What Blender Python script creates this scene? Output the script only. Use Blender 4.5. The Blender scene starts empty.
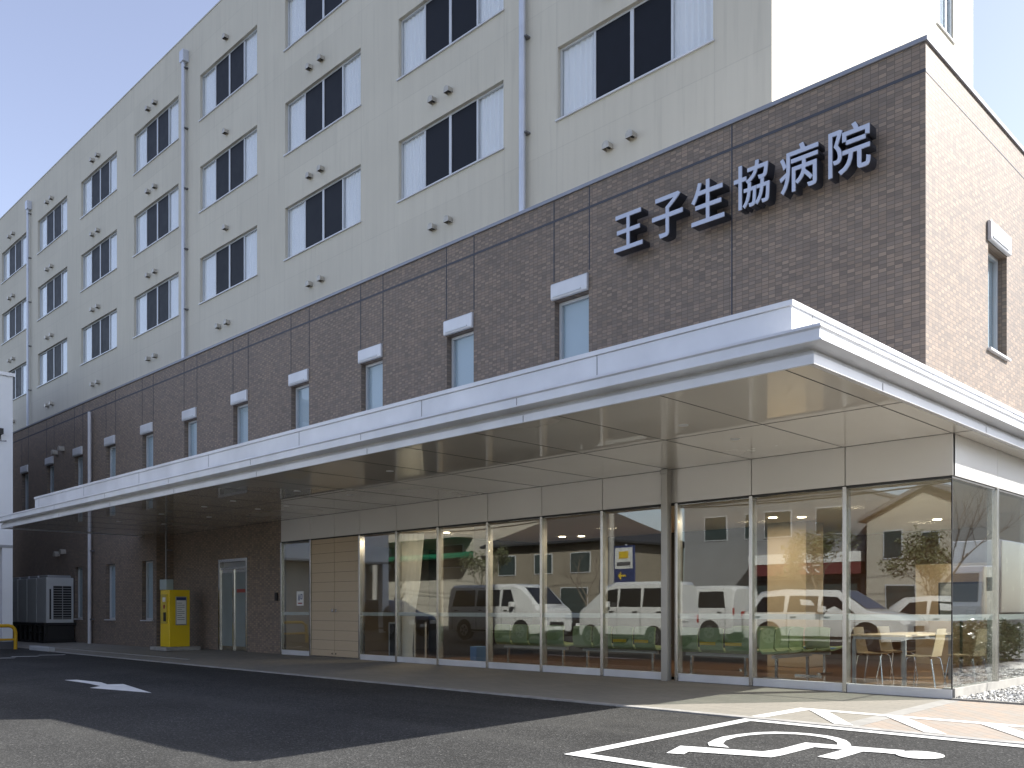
import bpy, math, random
from mathutils import Vector, Matrix
R = math.radians
rnd = random.Random(7)
scene = bpy.context.scene
COL = scene.collection

# ------------------------------------------------------------------ helpers
def lin(r, g, b):
    f = lambda c: (c/255/12.92) if c <= 10 else ((c/255+.055)/1.055)**2.4
    return (f(r), f(g), f(b))

class MB:
    def __init__(s): s.v = []; s.f = []
    def add(s, vs, fs):
        n = len(s.v); s.v += [tuple(p) for p in vs]; s.f += [tuple(i+n for i in q) for q in fs]; return s
    def box(s, x0, x1, y0, y1, z0, z1):
        return s.add([(x0,y0,z0),(x1,y0,z0),(x1,y1,z0),(x0,y1,z0),(x0,y0,z1),(x1,y0,z1),(x1,y1,z1),(x0,y1,z1)],
                     [(0,3,2,1),(4,5,6,7),(0,1,5,4),(1,2,6,5),(2,3,7,6),(3,0,4,7)])
    def prism(s, pts, h0, h1, axis='z'):
        n = len(pts)
        def P(a, b, h):
            return (a, b, h) if axis == 'z' else ((a, h, b) if axis == 'y' else (h, a, b))
        vs = [P(a, b, h0) for a, b in pts] + [P(a, b, h1) for a, b in pts]
        fs = [tuple(range(n))[::-1], tuple(range(n, 2*n))] + [(i, (i+1) % n, (i+1) % n+n, i+n) for i in range(n)]
        return s.add(vs, fs)
    def tube(s, pts, r, n=10, cap=True):
        pts = [Vector(p) for p in pts]; rs = r if isinstance(r, (list, tuple)) else [r]*len(pts)
        vs = []; up = None
        for i, p in enumerate(pts):
            d = (pts[min(i+1, len(pts)-1)]-pts[max(i-1, 0)]).normalized()
            if up is None: up = Vector((0, 0, 1)) if abs(d.z) < .9 else Vector((1, 0, 0))
            a = d.cross(up).normalized(); b = d.cross(a).normalized(); up = -b if False else up
            for k in range(n):
                t = 2*math.pi*k/n
                vs.append(p+(a*math.cos(t)+b*math.sin(t))*rs[i])
        fs = []
        for i in range(len(pts)-1):
            for k in range(n):
                fs.append((i*n+k, i*n+(k+1) % n, (i+1)*n+(k+1) % n, (i+1)*n+k))
        if cap: fs += [tuple(range(n))[::-1], tuple(range((len(pts)-1)*n, len(pts)*n))]
        return s.add(vs, fs)
    def build(s, name, mat, parent=None, smooth=False, bevel=0):
        me = bpy.data.meshes.new(name); me.from_pydata(s.v, [], s.f); me.update()
        o = bpy.data.objects.new(name, me); COL.objects.link(o)
        me.materials.append(mat)
        if parent: o.parent = parent
        if smooth:
            for p in me.polygons: p.use_smooth = True
            try: me.set_sharp_from_angle(angle=R(35))
            except Exception: pass
        if bevel:
            m = o.modifiers.new('b', 'BEVEL'); m.width = bevel; m.segments = 2; m.limit_method = 'ANGLE'
        return o

def tag(o, label, cat, group=None, kind=None):
    if label: o['label'] = label
    if cat: o['category'] = cat
    if group: o['group'] = group
    if kind: o['kind'] = kind
    return o
def thing(name, label, cat, loc=(0,0,0), rz=0, group=None):
    o = bpy.data.objects.new(name, None); COL.objects.link(o); o.empty_display_size = .2
    o.location = loc; o.rotation_euler = (0, 0, rz)
    return tag(o, label, cat, group)
def struct(o): o['kind'] = 'structure'; return o
def copy_tree(o, parent=None):
    c = o.copy(); COL.objects.link(c); c.parent = parent
    for ch in list(o.children): copy_tree(ch, c)
    return c
def dup(root, loc, rz, label=None):
    c = copy_tree(root); c.location = loc; c.rotation_euler = (0, 0, rz)
    if label: c['label'] = label
    return c

# ------------------------------------------------------------------ materials
def newmat(name):
    m = bpy.data.materials.new(name); m.use_nodes = True; nt = m.node_tree
    b = nt.nodes['Principled BSDF']; return m, nt, b
def N(nt, t, **kw):
    n = nt.nodes.new(t)
    for k, v in kw.items():
        if k.startswith('i_'): n.inputs[k[2:].replace('_', ' ')].default_value = v
        else: setattr(n, k, v)
    return n
def M(nt, op, a, b=None, c=None):
    n = nt.nodes.new('ShaderNodeMath'); n.operation = op
    for i, q in enumerate((a, b, c)):
        if q is None: continue
        if isinstance(q, (int, float)): n.inputs[i].default_value = q
        else: nt.links.new(q, n.inputs[i])
    return n.outputs[0]
def mixc(nt, fac, a, b, blend='MIX'):
    n = nt.nodes.new('ShaderNodeMix'); n.data_type = 'RGBA'; n.blend_type = blend
    for sock, q in ((n.inputs['Factor'], fac), (n.inputs['A'], a), (n.inputs['B'], b)):
        if isinstance(q, (int, float)): sock.default_value = q
        elif isinstance(q, tuple): sock.default_value = (*q, 1) if len(q) == 3 else q
        else: nt.links.new(q, sock)
    return n.outputs['Result']
def pm(name, rgb, rough=.5, metal=0, var=.12, vs=2.0, bump=0, bs=40, coat=0, spec=.5, emit=None, es=1):
    m, nt, b = newmat(name)
    tc = N(nt, 'ShaderNodeTexCoord')
    nz = N(nt, 'ShaderNodeTexNoise'); nz.inputs['Scale'].default_value = vs; nz.inputs['Detail'].default_value = 5
    nt.links.new(tc.outputs['Object'], nz.inputs['Vector'])
    mr = N(nt, 'ShaderNodeMapRange'); mr.inputs[1].default_value = .3; mr.inputs[2].default_value = .7
    mr.inputs[3].default_value = 1-var; mr.inputs[4].default_value = 1+var*.5
    nt.links.new(nz.outputs['Fac'], mr.inputs[0])
    c = mixc(nt, 1.0, tuple(rgb), mr.outputs[0], 'MULTIPLY')
    nt.links.new(c, b.inputs['Base Color'])
    b.inputs['Roughness'].default_value = rough; b.inputs['Metallic'].default_value = metal
    b.inputs['Specular IOR Level'].default_value = spec
    b.inputs['Coat Weight'].default_value = coat; b.inputs['Coat Roughness'].default_value = .06
    rr = N(nt, 'ShaderNodeMapRange'); rr.inputs[3].default_value = max(.02, rough*.8); rr.inputs[4].default_value = min(1, rough*1.25)
    nt.links.new(nz.outputs['Fac'], rr.inputs[0]); nt.links.new(rr.outputs[0], b.inputs['Roughness'])
    if bump:
        n2 = N(nt, 'ShaderNodeTexNoise'); n2.inputs['Scale'].default_value = bs; n2.inputs['Detail'].default_value = 4
        nt.links.new(tc.outputs['Object'], n2.inputs['Vector'])
        bp = N(nt, 'ShaderNodeBump'); bp.inputs['Strength'].default_value = bump; bp.inputs['Distance'].default_value = .01
        nt.links.new(n2.outputs['Fac'], bp.inputs['Height']); nt.links.new(bp.outputs[0], b.inputs['Normal'])
    if emit:
        b.inputs['Emission Color'].default_value = (*emit, 1); b.inputs['Emission Strength'].default_value = es
    return m

def wall_uv(nt):
    """u along the wall, v up: works for walls facing X or Y"""
    tc = N(nt, 'ShaderNodeTexCoord'); g = N(nt, 'ShaderNodeNewGeometry')
    s = N(nt, 'ShaderNodeSeparateXYZ'); nt.links.new(tc.outputs['Object'], s.inputs[0])
    sn = N(nt, 'ShaderNodeSeparateXYZ'); nt.links.new(g.outputs['True Normal'], sn.inputs[0])
    ax = M(nt, 'GREATER_THAN', M(nt, 'ABSOLUTE', sn.outputs[0]), .7)
    u = M(nt, 'ADD', M(nt, 'MULTIPLY', s.outputs[1], ax), M(nt, 'MULTIPLY', s.outputs[0], M(nt, 'SUBTRACT', 1.0, ax)))
    cb = N(nt, 'ShaderNodeCombineXYZ'); nt.links.new(u, cb.inputs[0]); nt.links.new(s.outputs[2], cb.inputs[1])
    return tc, s, u, s.outputs[2], cb.outputs[0], ax

def tile_mat(name, c1, c2, mortar):
    m, nt, b = newmat(name)
    tc, s, u, v, uv, ax = wall_uv(nt)
    # tile cell ids
    cu = M(nt, 'FLOOR', M(nt, 'DIVIDE', u, .1)); cv = M(nt, 'FLOOR', M(nt, 'DIVIDE', v, .05))
    cb = N(nt, 'ShaderNodeCombineXYZ'); nt.links.new(cu, cb.inputs[0]); nt.links.new(cv, cb.inputs[1])
    wn = N(nt, 'ShaderNodeTexWhiteNoise'); wn.noise_dimensions = '2D'; nt.links.new(cb.outputs[0], wn.inputs[0])
    # mostly alternating light and dark, with random exceptions
    par = M(nt, 'FRACT', M(nt, 'MULTIPLY', M(nt, 'ADD', cu, cv), .5))
    k = M(nt, 'ADD', M(nt, 'MULTIPLY', par, .9), M(nt, 'MULTIPLY', wn.outputs[0], .75))
    st = N(nt, 'ShaderNodeMapRange'); st.inputs[1].default_value = .42; st.inputs[2].default_value = .72; nt.links.new(k, st.inputs[0])
    col = mixc(nt, st.outputs[0], c1, c2)
    w2 = N(nt, 'ShaderNodeTexWhiteNoise'); w2.noise_dimensions = '3D'
    c3 = N(nt, 'ShaderNodeCombineXYZ'); nt.links.new(cu, c3.inputs[0]); nt.links.new(cv, c3.inputs[1]); c3.inputs[2].default_value = 5.3
    nt.links.new(c3.outputs[0], w2.inputs[0])
    br = M(nt, 'ADD', .86, M(nt, 'MULTIPLY', w2.outputs[0], .28))
    nz = N(nt, 'ShaderNodeTexNoise'); nz.inputs['Scale'].default_value = .7; nz.inputs['Detail'].default_value = 4
    nt.links.new(tc.outputs['Object'], nz.inputs['Vector'])
    br = M(nt, 'MULTIPLY', br, M(nt, 'ADD', .88, M(nt, 'MULTIPLY', nz.outputs['Fac'], .24)))
    col = mixc(nt, 1.0, col, br, 'MULTIPLY')
    fu = M(nt, 'FRACT', M(nt, 'DIVIDE', u, .1)); fv = M(nt, 'FRACT', M(nt, 'DIVIDE', v, .05))
    mu = M(nt, 'LESS_THAN', fu, .06); mv = M(nt, 'LESS_THAN', fv, .11)
    mo = M(nt, 'MAXIMUM', mu, mv)
    col = mixc(nt, mo, col, mortar)
    nt.links.new(col, b.inputs['Base Color'])
    nt.links.new(M(nt, 'ADD', M(nt, 'MULTIPLY', w2.outputs[0], .1), .5), b.inputs['Roughness']); b.inputs['Specular IOR Level'].default_value = .22
    bp = N(nt, 'ShaderNodeBump'); bp.inputs['Strength'].default_value = .5; bp.inputs['Distance'].default_value = .004
    hh = M(nt, 'SUBTRACT', 1.0, mo)
    nt.links.new(hh, bp.inputs['Height']); nt.links.new(bp.outputs[0], b.inputs['Normal'])
    return m

def siding_mat():
    m, nt, b = newmat('beige_render')
    tc, s, u, v, uv, ax = wall_uv(nt)
    def line(c, per, off, w):
        return M(nt, 'LESS_THAN', M(nt, 'FRACT', M(nt, 'DIVIDE', M(nt, 'ADD', c, off+100*per), per)), w/per)
    l = M(nt, 'MAXIMUM', line(u, 6.26, 10.82, .03), line(u, 6.26, 6.38, .03))
    l = M(nt, 'MAXIMUM', l, line(v, 3.57, -12.3, .025))
    nz = N(nt, 'ShaderNodeTexNoise'); nz.inputs['Scale'].default_value = .5; nz.inputs['Detail'].default_value = 6
    nt.links.new(tc.outputs['Object'], nz.inputs['Vector'])
    mp = N(nt, 'ShaderNodeMapping'); mp.inputs['Scale'].default_value = (6, 6, .25)
    nt.links.new(tc.outputs['Object'], mp.inputs[0])
    n2 = N(nt, 'ShaderNodeTexNoise'); n2.inputs['Scale'].default_value = 1; nt.links.new(mp.outputs[0], n2.inputs['Vector'])
    # panel tone steps
    pu = M(nt, 'FLOOR', M(nt, 'DIVIDE', M(nt, 'ADD', u, 636.82), 3.13)); pv = M(nt, 'FLOOR', M(nt, 'DIVIDE', M(nt, 'ADD', v, 344.7), 3.57))
    cb = N(nt, 'ShaderNodeCombineXYZ'); nt.links.new(pu, cb.inputs[0]); nt.links.new(pv, cb.inputs[1])
    wn = N(nt, 'ShaderNodeTexWhiteNoise'); wn.noise_dimensions = '2D'; nt.links.new(cb.outputs[0], wn.inputs[0])
    k = M(nt, 'ADD', M(nt, 'MULTIPLY', nz.outputs['Fac'], .14), M(nt, 'MULTIPLY', n2.outputs['Fac'], .10))
    k = M(nt, 'ADD', M(nt, 'ADD', k, .86), M(nt, 'MULTIPLY', wn.outputs[0], .05))
    mp2 = N(nt, 'ShaderNodeMapping'); mp2.inputs['Scale'].default_value = (9, 9, .5); nt.links.new(tc.outputs['Object'], mp2.inputs[0])
    n4 = N(nt, 'ShaderNodeTexNoise'); n4.inputs['Scale'].default_value = 1; n4.inputs['Detail'].default_value = 6; nt.links.new(mp2.outputs[0], n4.inputs['Vector'])
    st = N(nt, 'ShaderNodeMapRange'); st.inputs[1].default_value = .56; st.inputs[2].default_value = .74; st.inputs[4].default_value = .07; nt.links.new(n4.outputs['Fac'], st.inputs[0])
    k = M(nt, 'SUBTRACT', k, M(nt, 'ADD', st.outputs[0], M(nt, 'MULTIPLY', l, .075)))
    nt.links.new(mixc(nt, 1.0, (.64, .60, .505), k, 'MULTIPLY'), b.inputs['Base Color'])
    b.inputs['Roughness'].default_value = .8; b.inputs['Specular IOR Level'].default_value = .25
    n3 = N(nt, 'ShaderNodeTexNoise'); n3.inputs['Scale'].default_value = 30; nt.links.new(tc.outputs['Object'], n3.inputs['Vector'])
    bp = N(nt, 'ShaderNodeBump'); bp.inputs['Strength'].default_value = .15; bp.inputs['Distance'].default_value = .01
    nt.links.new(n3.outputs['Fac'], bp.inputs['Height']); nt.links.new(bp.outputs[0], b.inputs['Normal'])
    return m

def glass_mat(name, tint, k, ior=1.5):
    m, nt, b = newmat(name); nt.nodes.remove(b)
    ge = N(nt, 'ShaderNodeNewGeometry'); dt = nt.nodes.new('ShaderNodeVectorMath'); dt.operation = 'DOT_PRODUCT'
    nt.links.new(ge.outputs['Incoming'], dt.inputs[0]); nt.links.new(ge.outputs['Normal'], dt.inputs[1])
    cs = M(nt, 'SUBTRACT', 1.0, M(nt, 'ABSOLUTE', dt.outputs['Value']))
    fr = M(nt, 'ADD', .04, M(nt, 'MULTIPLY', M(nt, 'POWER', cs, 5.0), .96))      # Schlick, the same from both sides of the pane
    fac = M(nt, 'MINIMUM', M(nt, 'MULTIPLY', fr, k), .85)
    tr = N(nt, 'ShaderNodeBsdfTransparent'); tr.inputs[0].default_value = (*tint, 1)
    gl = N(nt, 'ShaderNodeBsdfGlossy'); gl.inputs['Roughness'].default_value = 0.0; gl.inputs[0].default_value = (.95, .97, .96, 1)
    mx = N(nt, 'ShaderNodeMixShader'); nt.links.new(fac, mx.inputs[0]); nt.links.new(tr.outputs[0], mx.inputs[1]); nt.links.new(gl.outputs[0], mx.inputs[2])
    # slight waviness
    tc = N(nt, 'ShaderNodeTexCoord'); nz = N(nt, 'ShaderNodeTexNoise'); nz.inputs['Scale'].default_value = .9
    nt.links.new(tc.outputs['Object'], nz.inputs['Vector'])
    bp = N(nt, 'ShaderNodeBump'); bp.inputs['Strength'].default_value = .010; bp.inputs['Distance'].default_value = .05
    nt.links.new(nz.outputs['Fac'], bp.inputs['Height']); nt.links.new(bp.outputs[0], gl.inputs['Normal'])
    nt.links.new(mx.outputs[0], nt.nodes['Material Output'].inputs[0])
    return m

def asphalt_mat():
    m, nt, b = newmat('asphalt')
    tc = N(nt, 'ShaderNodeTexCoord')
    vo = N(nt, 'ShaderNodeTexVoronoi'); vo.inputs['Scale'].default_value = 75; nt.links.new(tc.outputs['Object'], vo.inputs['Vector'])
    sp = N(nt, 'ShaderNodeSeparateColor'); nt.links.new(vo.outputs['Color'], sp.inputs[0])
    g = N(nt, 'ShaderNodeMapRange'); g.inputs[1].default_value = .62; g.inputs[2].default_value = 1.0; g.inputs[3].default_value = .85; g.inputs[4].default_value = 2.1
    nt.links.new(sp.outputs[0], g.inputs[0])
    n1 = N(nt, 'ShaderNodeTexNoise'); n1.inputs['Scale'].default_value = .45; n1.inputs['Detail'].default_value = 6; nt.links.new(tc.outputs['Object'], n1.inputs['Vector'])
    n2 = N(nt, 'ShaderNodeTexNoise'); n2.inputs['Scale'].default_value = 6; n2.inputs['Detail'].default_value = 5; nt.links.new(tc.outputs['Object'], n2.inputs['Vector'])
    k = M(nt, 'MULTIPLY', g.outputs[0], M(nt, 'ADD', .35, M(nt, 'ADD', M(nt, 'MULTIPLY', n1.outputs['Fac'], .95), M(nt, 'MULTIPLY', n2.outputs['Fac'], .35))))
    n4 = N(nt, 'ShaderNodeTexVoronoi'); n4.inputs['Scale'].default_value = 8; nt.links.new(tc.outputs['Object'], n4.inputs['Vector'])
    spk = M(nt, 'LESS_THAN', n4.outputs['Distance'], .07)
    col = mixc(nt, 1.0, (.045, .0445, .0425), k, 'MULTIPLY')
    col = mixc(nt, M(nt, 'MULTIPLY', spk, .5), col, (.33, .32, .29))
    mp = N(nt, 'ShaderNodeMapping'); mp.inputs['Scale'].default_value = (.12, 1.1, 1); nt.links.new(tc.outputs['Object'], mp.inputs[0])
    n5 = N(nt, 'ShaderNodeTexNoise'); n5.inputs['Scale'].default_value = 1.3; n5.inputs['Detail'].default_value = 5; nt.links.new(mp.outputs[0], n5.inputs['Vector'])
    wr_ = N(nt, 'ShaderNodeMapRange'); wr_.inputs[1].default_value = .5; wr_.inputs[2].default_value = .7; wr_.inputs[4].default_value = .22; nt.links.new(n5.outputs['Fac'], wr_.inputs[0])
    col = mixc(nt, wr_.outputs[0], col, (.10, .098, .09))
    v2 = N(nt, 'ShaderNodeTexVoronoi'); v2.inputs['Scale'].default_value = .55; nt.links.new(tc.outputs['Object'], v2.inputs['Vector'])
    oil = N(nt, 'ShaderNodeMapRange'); oil.inputs[1].default_value = .05; oil.inputs[2].default_value = .13; oil.inputs[3].default_value = .45; oil.inputs[4].default_value = 0; nt.links.new(v2.outputs['Distance'], oil.inputs[0])
    col = mixc(nt, oil.outputs[0], col, (.02, .02, .02))
    nt.links.new(col, b.inputs['Base Color'])
    b.inputs['Roughness'].default_value = .85; b.inputs['Specular IOR Level'].default_value = .12
    bp = N(nt, 'ShaderNodeBump'); bp.inputs['Strength'].default_value = .55; bp.inputs['Distance'].default_value = .006
    nt.links.new(vo.outputs['Distance'], bp.inputs['Height']); nt.links.new(bp.outputs[0], b.inputs['Normal'])
    return m

def paver_mat(name, c1, c2, mortar, bw, bh, rot=0, var=.2):
    m, nt, b = newmat(name)
    tc = N(nt, 'ShaderNodeTexCoord'); mp = N(nt, 'ShaderNodeMapping'); mp.inputs['Rotation'].default_value = (0, 0, rot)
    nt.links.new(tc.outputs['Object'], mp.inputs[0])
    bt = N(nt, 'ShaderNodeTexBrick'); bt.inputs['Scale'].default_value = 1; bt.inputs['Brick Width'].default_value = bw; bt.inputs['Row Height'].default_value = bh
    bt.inputs['Mortar Size'].default_value = .003; bt.inputs['Color1'].default_value = (*c1, 1); bt.inputs['Color2'].default_value = (*c2, 1); bt.inputs['Mortar'].default_value = (*mortar, 1)
    nt.links.new(mp.outputs[0], bt.inputs['Vector'])
    n1 = N(nt, 'ShaderNodeTexNoise'); n1.inputs['Scale'].default_value = 1.2; n1.inputs['Detail'].default_value = 8; nt.links.new(tc.outputs['Object'], n1.inputs['Vector'])
    n2 = N(nt, 'ShaderNodeTexNoise'); n2.inputs['Scale'].default_value = 90; nt.links.new(tc.outputs['Object'], n2.inputs['Vector'])
    k = M(nt, 'ADD', 1-var, M(nt, 'ADD', M(nt, 'MULTIPLY', n1.outputs['Fac'], var*1.3), M(nt, 'MULTIPLY', n2.outputs['Fac'], var*.7)))
    nt.links.new(mixc(nt, 1.0, bt.outputs['Color'], k, 'MULTIPLY'), b.inputs['Base Color'])
    b.inputs['Roughness'].default_value = .85; b.inputs['Specular IOR Level'].default_value = .25
    bp = N(nt, 'ShaderNodeBump'); bp.inputs['Strength'].default_value = .3; bp.inputs['Distance'].default_value = .004
    nt.links.new(M(nt, 'SUBTRACT', M(nt, 'MULTIPLY', n2.outputs['Fac'], .4), bt.outputs['Fac']), bp.inputs['Height']); nt.links.new(bp.outputs[0], b.inputs['Normal'])
    return m

def wood_mat(name, c1, c2, sc, rough=.4, coat=0):
    m, nt, b = newmat(name)
    tc = N(nt, 'ShaderNodeTexCoord'); mp = N(nt, 'ShaderNodeMapping'); mp.inputs['Scale'].default_value = sc
    nt.links.new(tc.outputs['Object'], mp.inputs[0])
    nz = N(nt, 'ShaderNodeTexNoise'); nz.inputs['Scale'].default_value = 4; nz.inputs['Detail'].default_value = 8; nz.inputs['Distortion'].default_value = .6
    nt.links.new(mp.outputs[0], nz.inputs['Vector'])
    nt.links.new(mixc(nt, nz.outputs['Fac'], c1, c2), b.inputs['Base Color']); b.inputs['Roughness'].default_value = rough; b.inputs['Coat Weight'].default_value = coat
    return m

BRICK = tile_mat('brown_tile', (.272, .212, .165), (.205, .168, .140), (.125, .108, .093))
BEIGE = siding_mat()
GLASS = glass_mat('shop_glass', (.93, .95, .935), 2.35)
GLASS_UP = glass_mat('window_glass', (.98, .99, .995), .8)
ASPHALT = asphalt_mat()
PAVE = paver_mat('beige_paving', (.275, .255, .215), (.245, .23, .195), (.16, .15, .13), .3, .1, 0, .18)
PINK = paver_mat('pink_paving', (.34, .275, .22), (.295, .27, .235), (.19, .17, .14), .2, .1, R(45), .2)
KERB = pm('kerb_concrete', (.33, .32, .30), .85, var=.25, vs=6, bump=.3)
BAND = pm('pale_concrete', (.31, .30, .275), .85, var=.15, vs=6)
PAINT = pm('road_paint', (.74, .74, .71), .6, var=.14, vs=7, bump=.25, bs=60)
ALU = pm('white_aluminium', (.68, .69, .71), .32, .15, var=.13, vs=1.6, bump=.05, bs=1.5)
ALU2 = pm('coping_metal', (.26, .27, .30), .4, .5, var=.1)
PANEL = pm('silver_panel', (.66, .64, .605), .30, .25, var=.05, vs=.6, coat=.2)
SOFFIT = pm('soffit_panel', (.82, .775, .68), .25, .0, var=.05, vs=.4, coat=1)
SOFFIT.node_tree.nodes['Principled BSDF'].inputs['Coat IOR'].default_value = 1.65; SOFFIT.node_tree.nodes['Principled BSDF'].inputs['Coat Roughness'].default_value = .02
STEEL = pm('brushed_steel', (.55, .54, .52), .24, 1.0, var=.12, vs=2)
POSTM = pm('post_metal', (.40, .385, .355), .35, .5, var=.05)
SEAM = pm('seam_dark', (.05, .05, .05), .7)
SEAMB = pm('seam_bluegrey', (.055, .06, .078), .6)
WHITEF = pm('window_frame_white', (.62, .64, .66), .4, .2, var=.05)
SCREEN = pm('insect_screen', (.009, .011, .017), .5, var=.25, vs=4, spec=.18)
BLACK = pm('black_metal', (.015, .015, .016), .5)
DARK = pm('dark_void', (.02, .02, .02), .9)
PIPE = pm('pipe_grey', (.60, .63, .70), .35, .3, var=.08)
PIPED = pm('pipe_dark', (.18, .18, .19), .5, .3)
VENT = pm('vent_steel', (.50, .47, .41), .4, .4, var=.25, vs=9)
LETF = pm('letter_face', (.46, .50, .60), .35, .2, var=.05)
LETS = pm('letter_side', (.035, .038, .05), .4, .3, var=.1)
WOODD = wood_mat('oak_door', (.55, .445, .31), (.49, .385, .26), (1.2, 8, 14), .45)
WOODF = wood_mat('wood_floor', (.27, .155, .085), (.19, .105, .055), (2, 14, 3), .25, .3)
WOODL = wood_mat('birch_ply', (.62, .50, .32), (.56, .43, .27), (2, 9, 2), .4, .2)
TAN = pm('tan_wall', (.46, .38, .27), .7, var=.04)
BROWNW = pm('brown_wall', (.20, .115, .07), .5, var=.15)
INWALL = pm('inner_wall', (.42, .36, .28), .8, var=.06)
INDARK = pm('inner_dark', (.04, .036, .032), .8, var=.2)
INCEIL = pm('inner_ceiling', (.62, .56, .45), .8, var=.03)
GREEN = pm('green_vinyl', (.29, .385, .19), .45, var=.08)
YEL = pm('yellow_tape', (.72, .50, .03), .5)
BLU = pm('blue_pad', (.10, .22, .45), .6)
CHROME = pm('chrome', (.6, .6, .6), .15, 1)
GREYM = pm('grey_metal', (.35, .36, .37), .4, .4)
YELM = pm('yellow_paint', (.78, .55, .008), .35, var=.06, coat=.3)
YELR = pm('rail_yellow', (.62, .36, .012), .4, var=.12)
WHITEW = pm('white_cladding', (.80, .82, .83), .6, var=.06, vs=1)
ACM = pm('ac_casing', (.50, .52, .52), .5, var=.08)
PAPER = pm('paper_white', (.75, .75, .72), .6, var=.02)
INK = pm('ink_grey', (.10, .10, .11), .6)
RED = pm('red_print', (.28, .05, .04), .5)
NAVY = pm('navy_print', (.03, .05, .16), .5)
BLIND = pm('roller_blind', (.42, .52, .58), .8, var=.04)
FROST = None
def cloth_mat(name, c, tr):
    m, nt, b = newmat(name); nt.nodes.remove(b)
    d = N(nt, 'ShaderNodeBsdfDiffuse'); d.inputs[0].default_value = (*c, 1)
    t = N(nt, 'ShaderNodeBsdfTranslucent'); t.inputs[0].default_value = (*c, 1)
    mx = N(nt, 'ShaderNodeMixShader'); mx.inputs[0].default_value = tr
    nt.links.new(d.outputs[0], mx.inputs[1]); nt.links.new(t.outputs[0], mx.inputs[2]); nt.links.new(mx.outputs[0], nt.nodes['Material Output'].inputs[0])
    return m
LACE = cloth_mat('lace_curtain', (.93, .94, .96), .06)
CURT = cloth_mat('cream_curtain', (.88, .87, .82), .15)
def frost_mat():
    m, nt, b = newmat('frosted_strip'); nt.nodes.remove(b)
    d = N(nt, 'ShaderNodeBsdfDiffuse'); d.inputs[0].default_value = (.8, .85, .83, 1)
    t = N(nt, 'ShaderNodeBsdfTransparent')
    mx = N(nt, 'ShaderNodeMixShader'); mx.inputs[0].default_value = .42
    nt.links.new(t.outputs[0], mx.inputs[1]); nt.links.new(d.outputs[0], mx.inputs[2]); nt.links.new(mx.outputs[0], nt.nodes['Material Output'].inputs[0])
    return m
FROST = frost_mat()
LAMP = pm('lamp_lit', (.9, .85, .7), .5, emit=(1, .86, .62), es=3.5)
LAMPOFF = pm('lamp_glass', (.62, .60, .50), .3)
LEAF = pm('leaf_green', (.07, .10, .035), .45, var=.4, vs=6)
LEAF2 = pm('leaf_olive', (.11, .12, .05), .5, var=.4, vs=4)
BARK = pm('bark', (.20, .16, .12), .9, var=.3, vs=10)

# ------------------------------------------------------------------ ground
K = .018
def gz(y):
    if y >= 0: return 0.0
    if y > -8.2: return K*y
    if y > -10.5: return K*-8.2
    if y > -16: return K*-8.2 - (y+10.5)/5.5*(K*8.2)
    return 0.0
def ground_sheet(name, mat, x0, x1, ys, dz, cat=None):
    mb = MB()
    xs = [x0, x1]
    vs = []; fs = []
    for y in ys:
        for x in xs: vs.append((x, y, gz(y)+dz))
    for i in range(len(ys)-1): fs.append((2*i, 2*i+1, 2*i+3, 2*i+2))
    mb.add(vs, fs); return struct(mb.build(name, mat))
ground_sheet('ground', ASPHALT, -260, 260, [-260, -60, -30, -16, -10.5, -8.2, -3.05, 0, 40, 260], -.010)
ground_sheet('pavement', PAVE, -34, -.06, [-2.95, -1, 0, .6], 0)
ground_sheet('paving', PINK, .14, 9, [-2.95, -1, -.13], 0)
ground_sheet('pavement_band', BAND, -.06, .14, [-2.95, -1, -.13], 0.001)
mbk = MB(); mbk.prism([(-2.95, gz(-2.95)-.2), (-2.95, gz(-2.95)+.004), (-3.09, gz(-3.09)+.006), (-3.09, gz(-3.09)-.2)], -24, 9, 'x')
struct(mbk.build('kerb', KERB, bevel=.004))
mbg = MB(); mbg.box(-34, -15.6, -2.36, -2.30, gz(-2.33)-.05, gz(-2.33)+.012)
struct(mbg.build('pavement_edge_strip', BAND))
# road far side
def road(name, y0, y1, mat, dz): ground_sheet(name, mat, -200, 200, [y0, y1], dz)
road('road', -27, -20.5, pm('road_asphalt', (.055, .055, .056), .8, var=.2, vs=3, bump=.4), -.004)

def flat(name, pts, label, cat, group=None, dz=.004, mat=PAINT):
    """painted mark lying on the sloped ground: subdivided polygon prism"""
    mb = MB(); n = len(pts)
    mb.add([(x, y, gz(y)+dz) for x, y in pts], [tuple(range(n))])
    o = mb.build(name, mat); m = o.modifiers.new('t', 'TRIANGULATE'); return tag(o, label, cat, group)
def strip_poly(a, b, w):
    a = Vector(a); b = Vector(b); d = (b-a).normalized(); n = Vector((-d.y, d.x))*w/2
    return [tuple(a+n), tuple(b+n), tuple(b-n), tuple(a-n)]

# disabled bay: outline and hatching
ob = thing('parking_bay_marking', 'white painted outline of the disabled parking bay with triangular hatching on the pavers', 'road marking', (0, 0, 0))
def mark(name, pts, dz=.004):
    mb = MB(); mb.add([(x, y, gz(y)+dz) for x, y in pts], [tuple(range(len(pts)))]); o = mb.build(name, PAINT, ob)
    o.modifiers.new('t', 'TRIANGULATE'); return o
mark('side_line', [(-1.02, -5.98), (-.88, -5.98), (-.88, -3.23), (-1.02, -3.10)], -.003)
mark('end_line', [(-.879, -5.98), (3.8, -5.98), (3.8, -5.83), (-.879, -5.83)], -.003)
mark('kerb_line', [(-1.02, -3.099), (-.879, -3.229), (3.8, -3.229), (3.8, -3.099)], -.003)
mark('side_line', [(-1.04, -2.94), (-.88, -2.94), (-.82, -2.08), (-.92, -1.95), (-.98, -1.95)])
mark('pavement_line', [(-.819, -2.08), (-.919, -1.95), (3.8, -1.86), (3.8, -1.98)])
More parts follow.
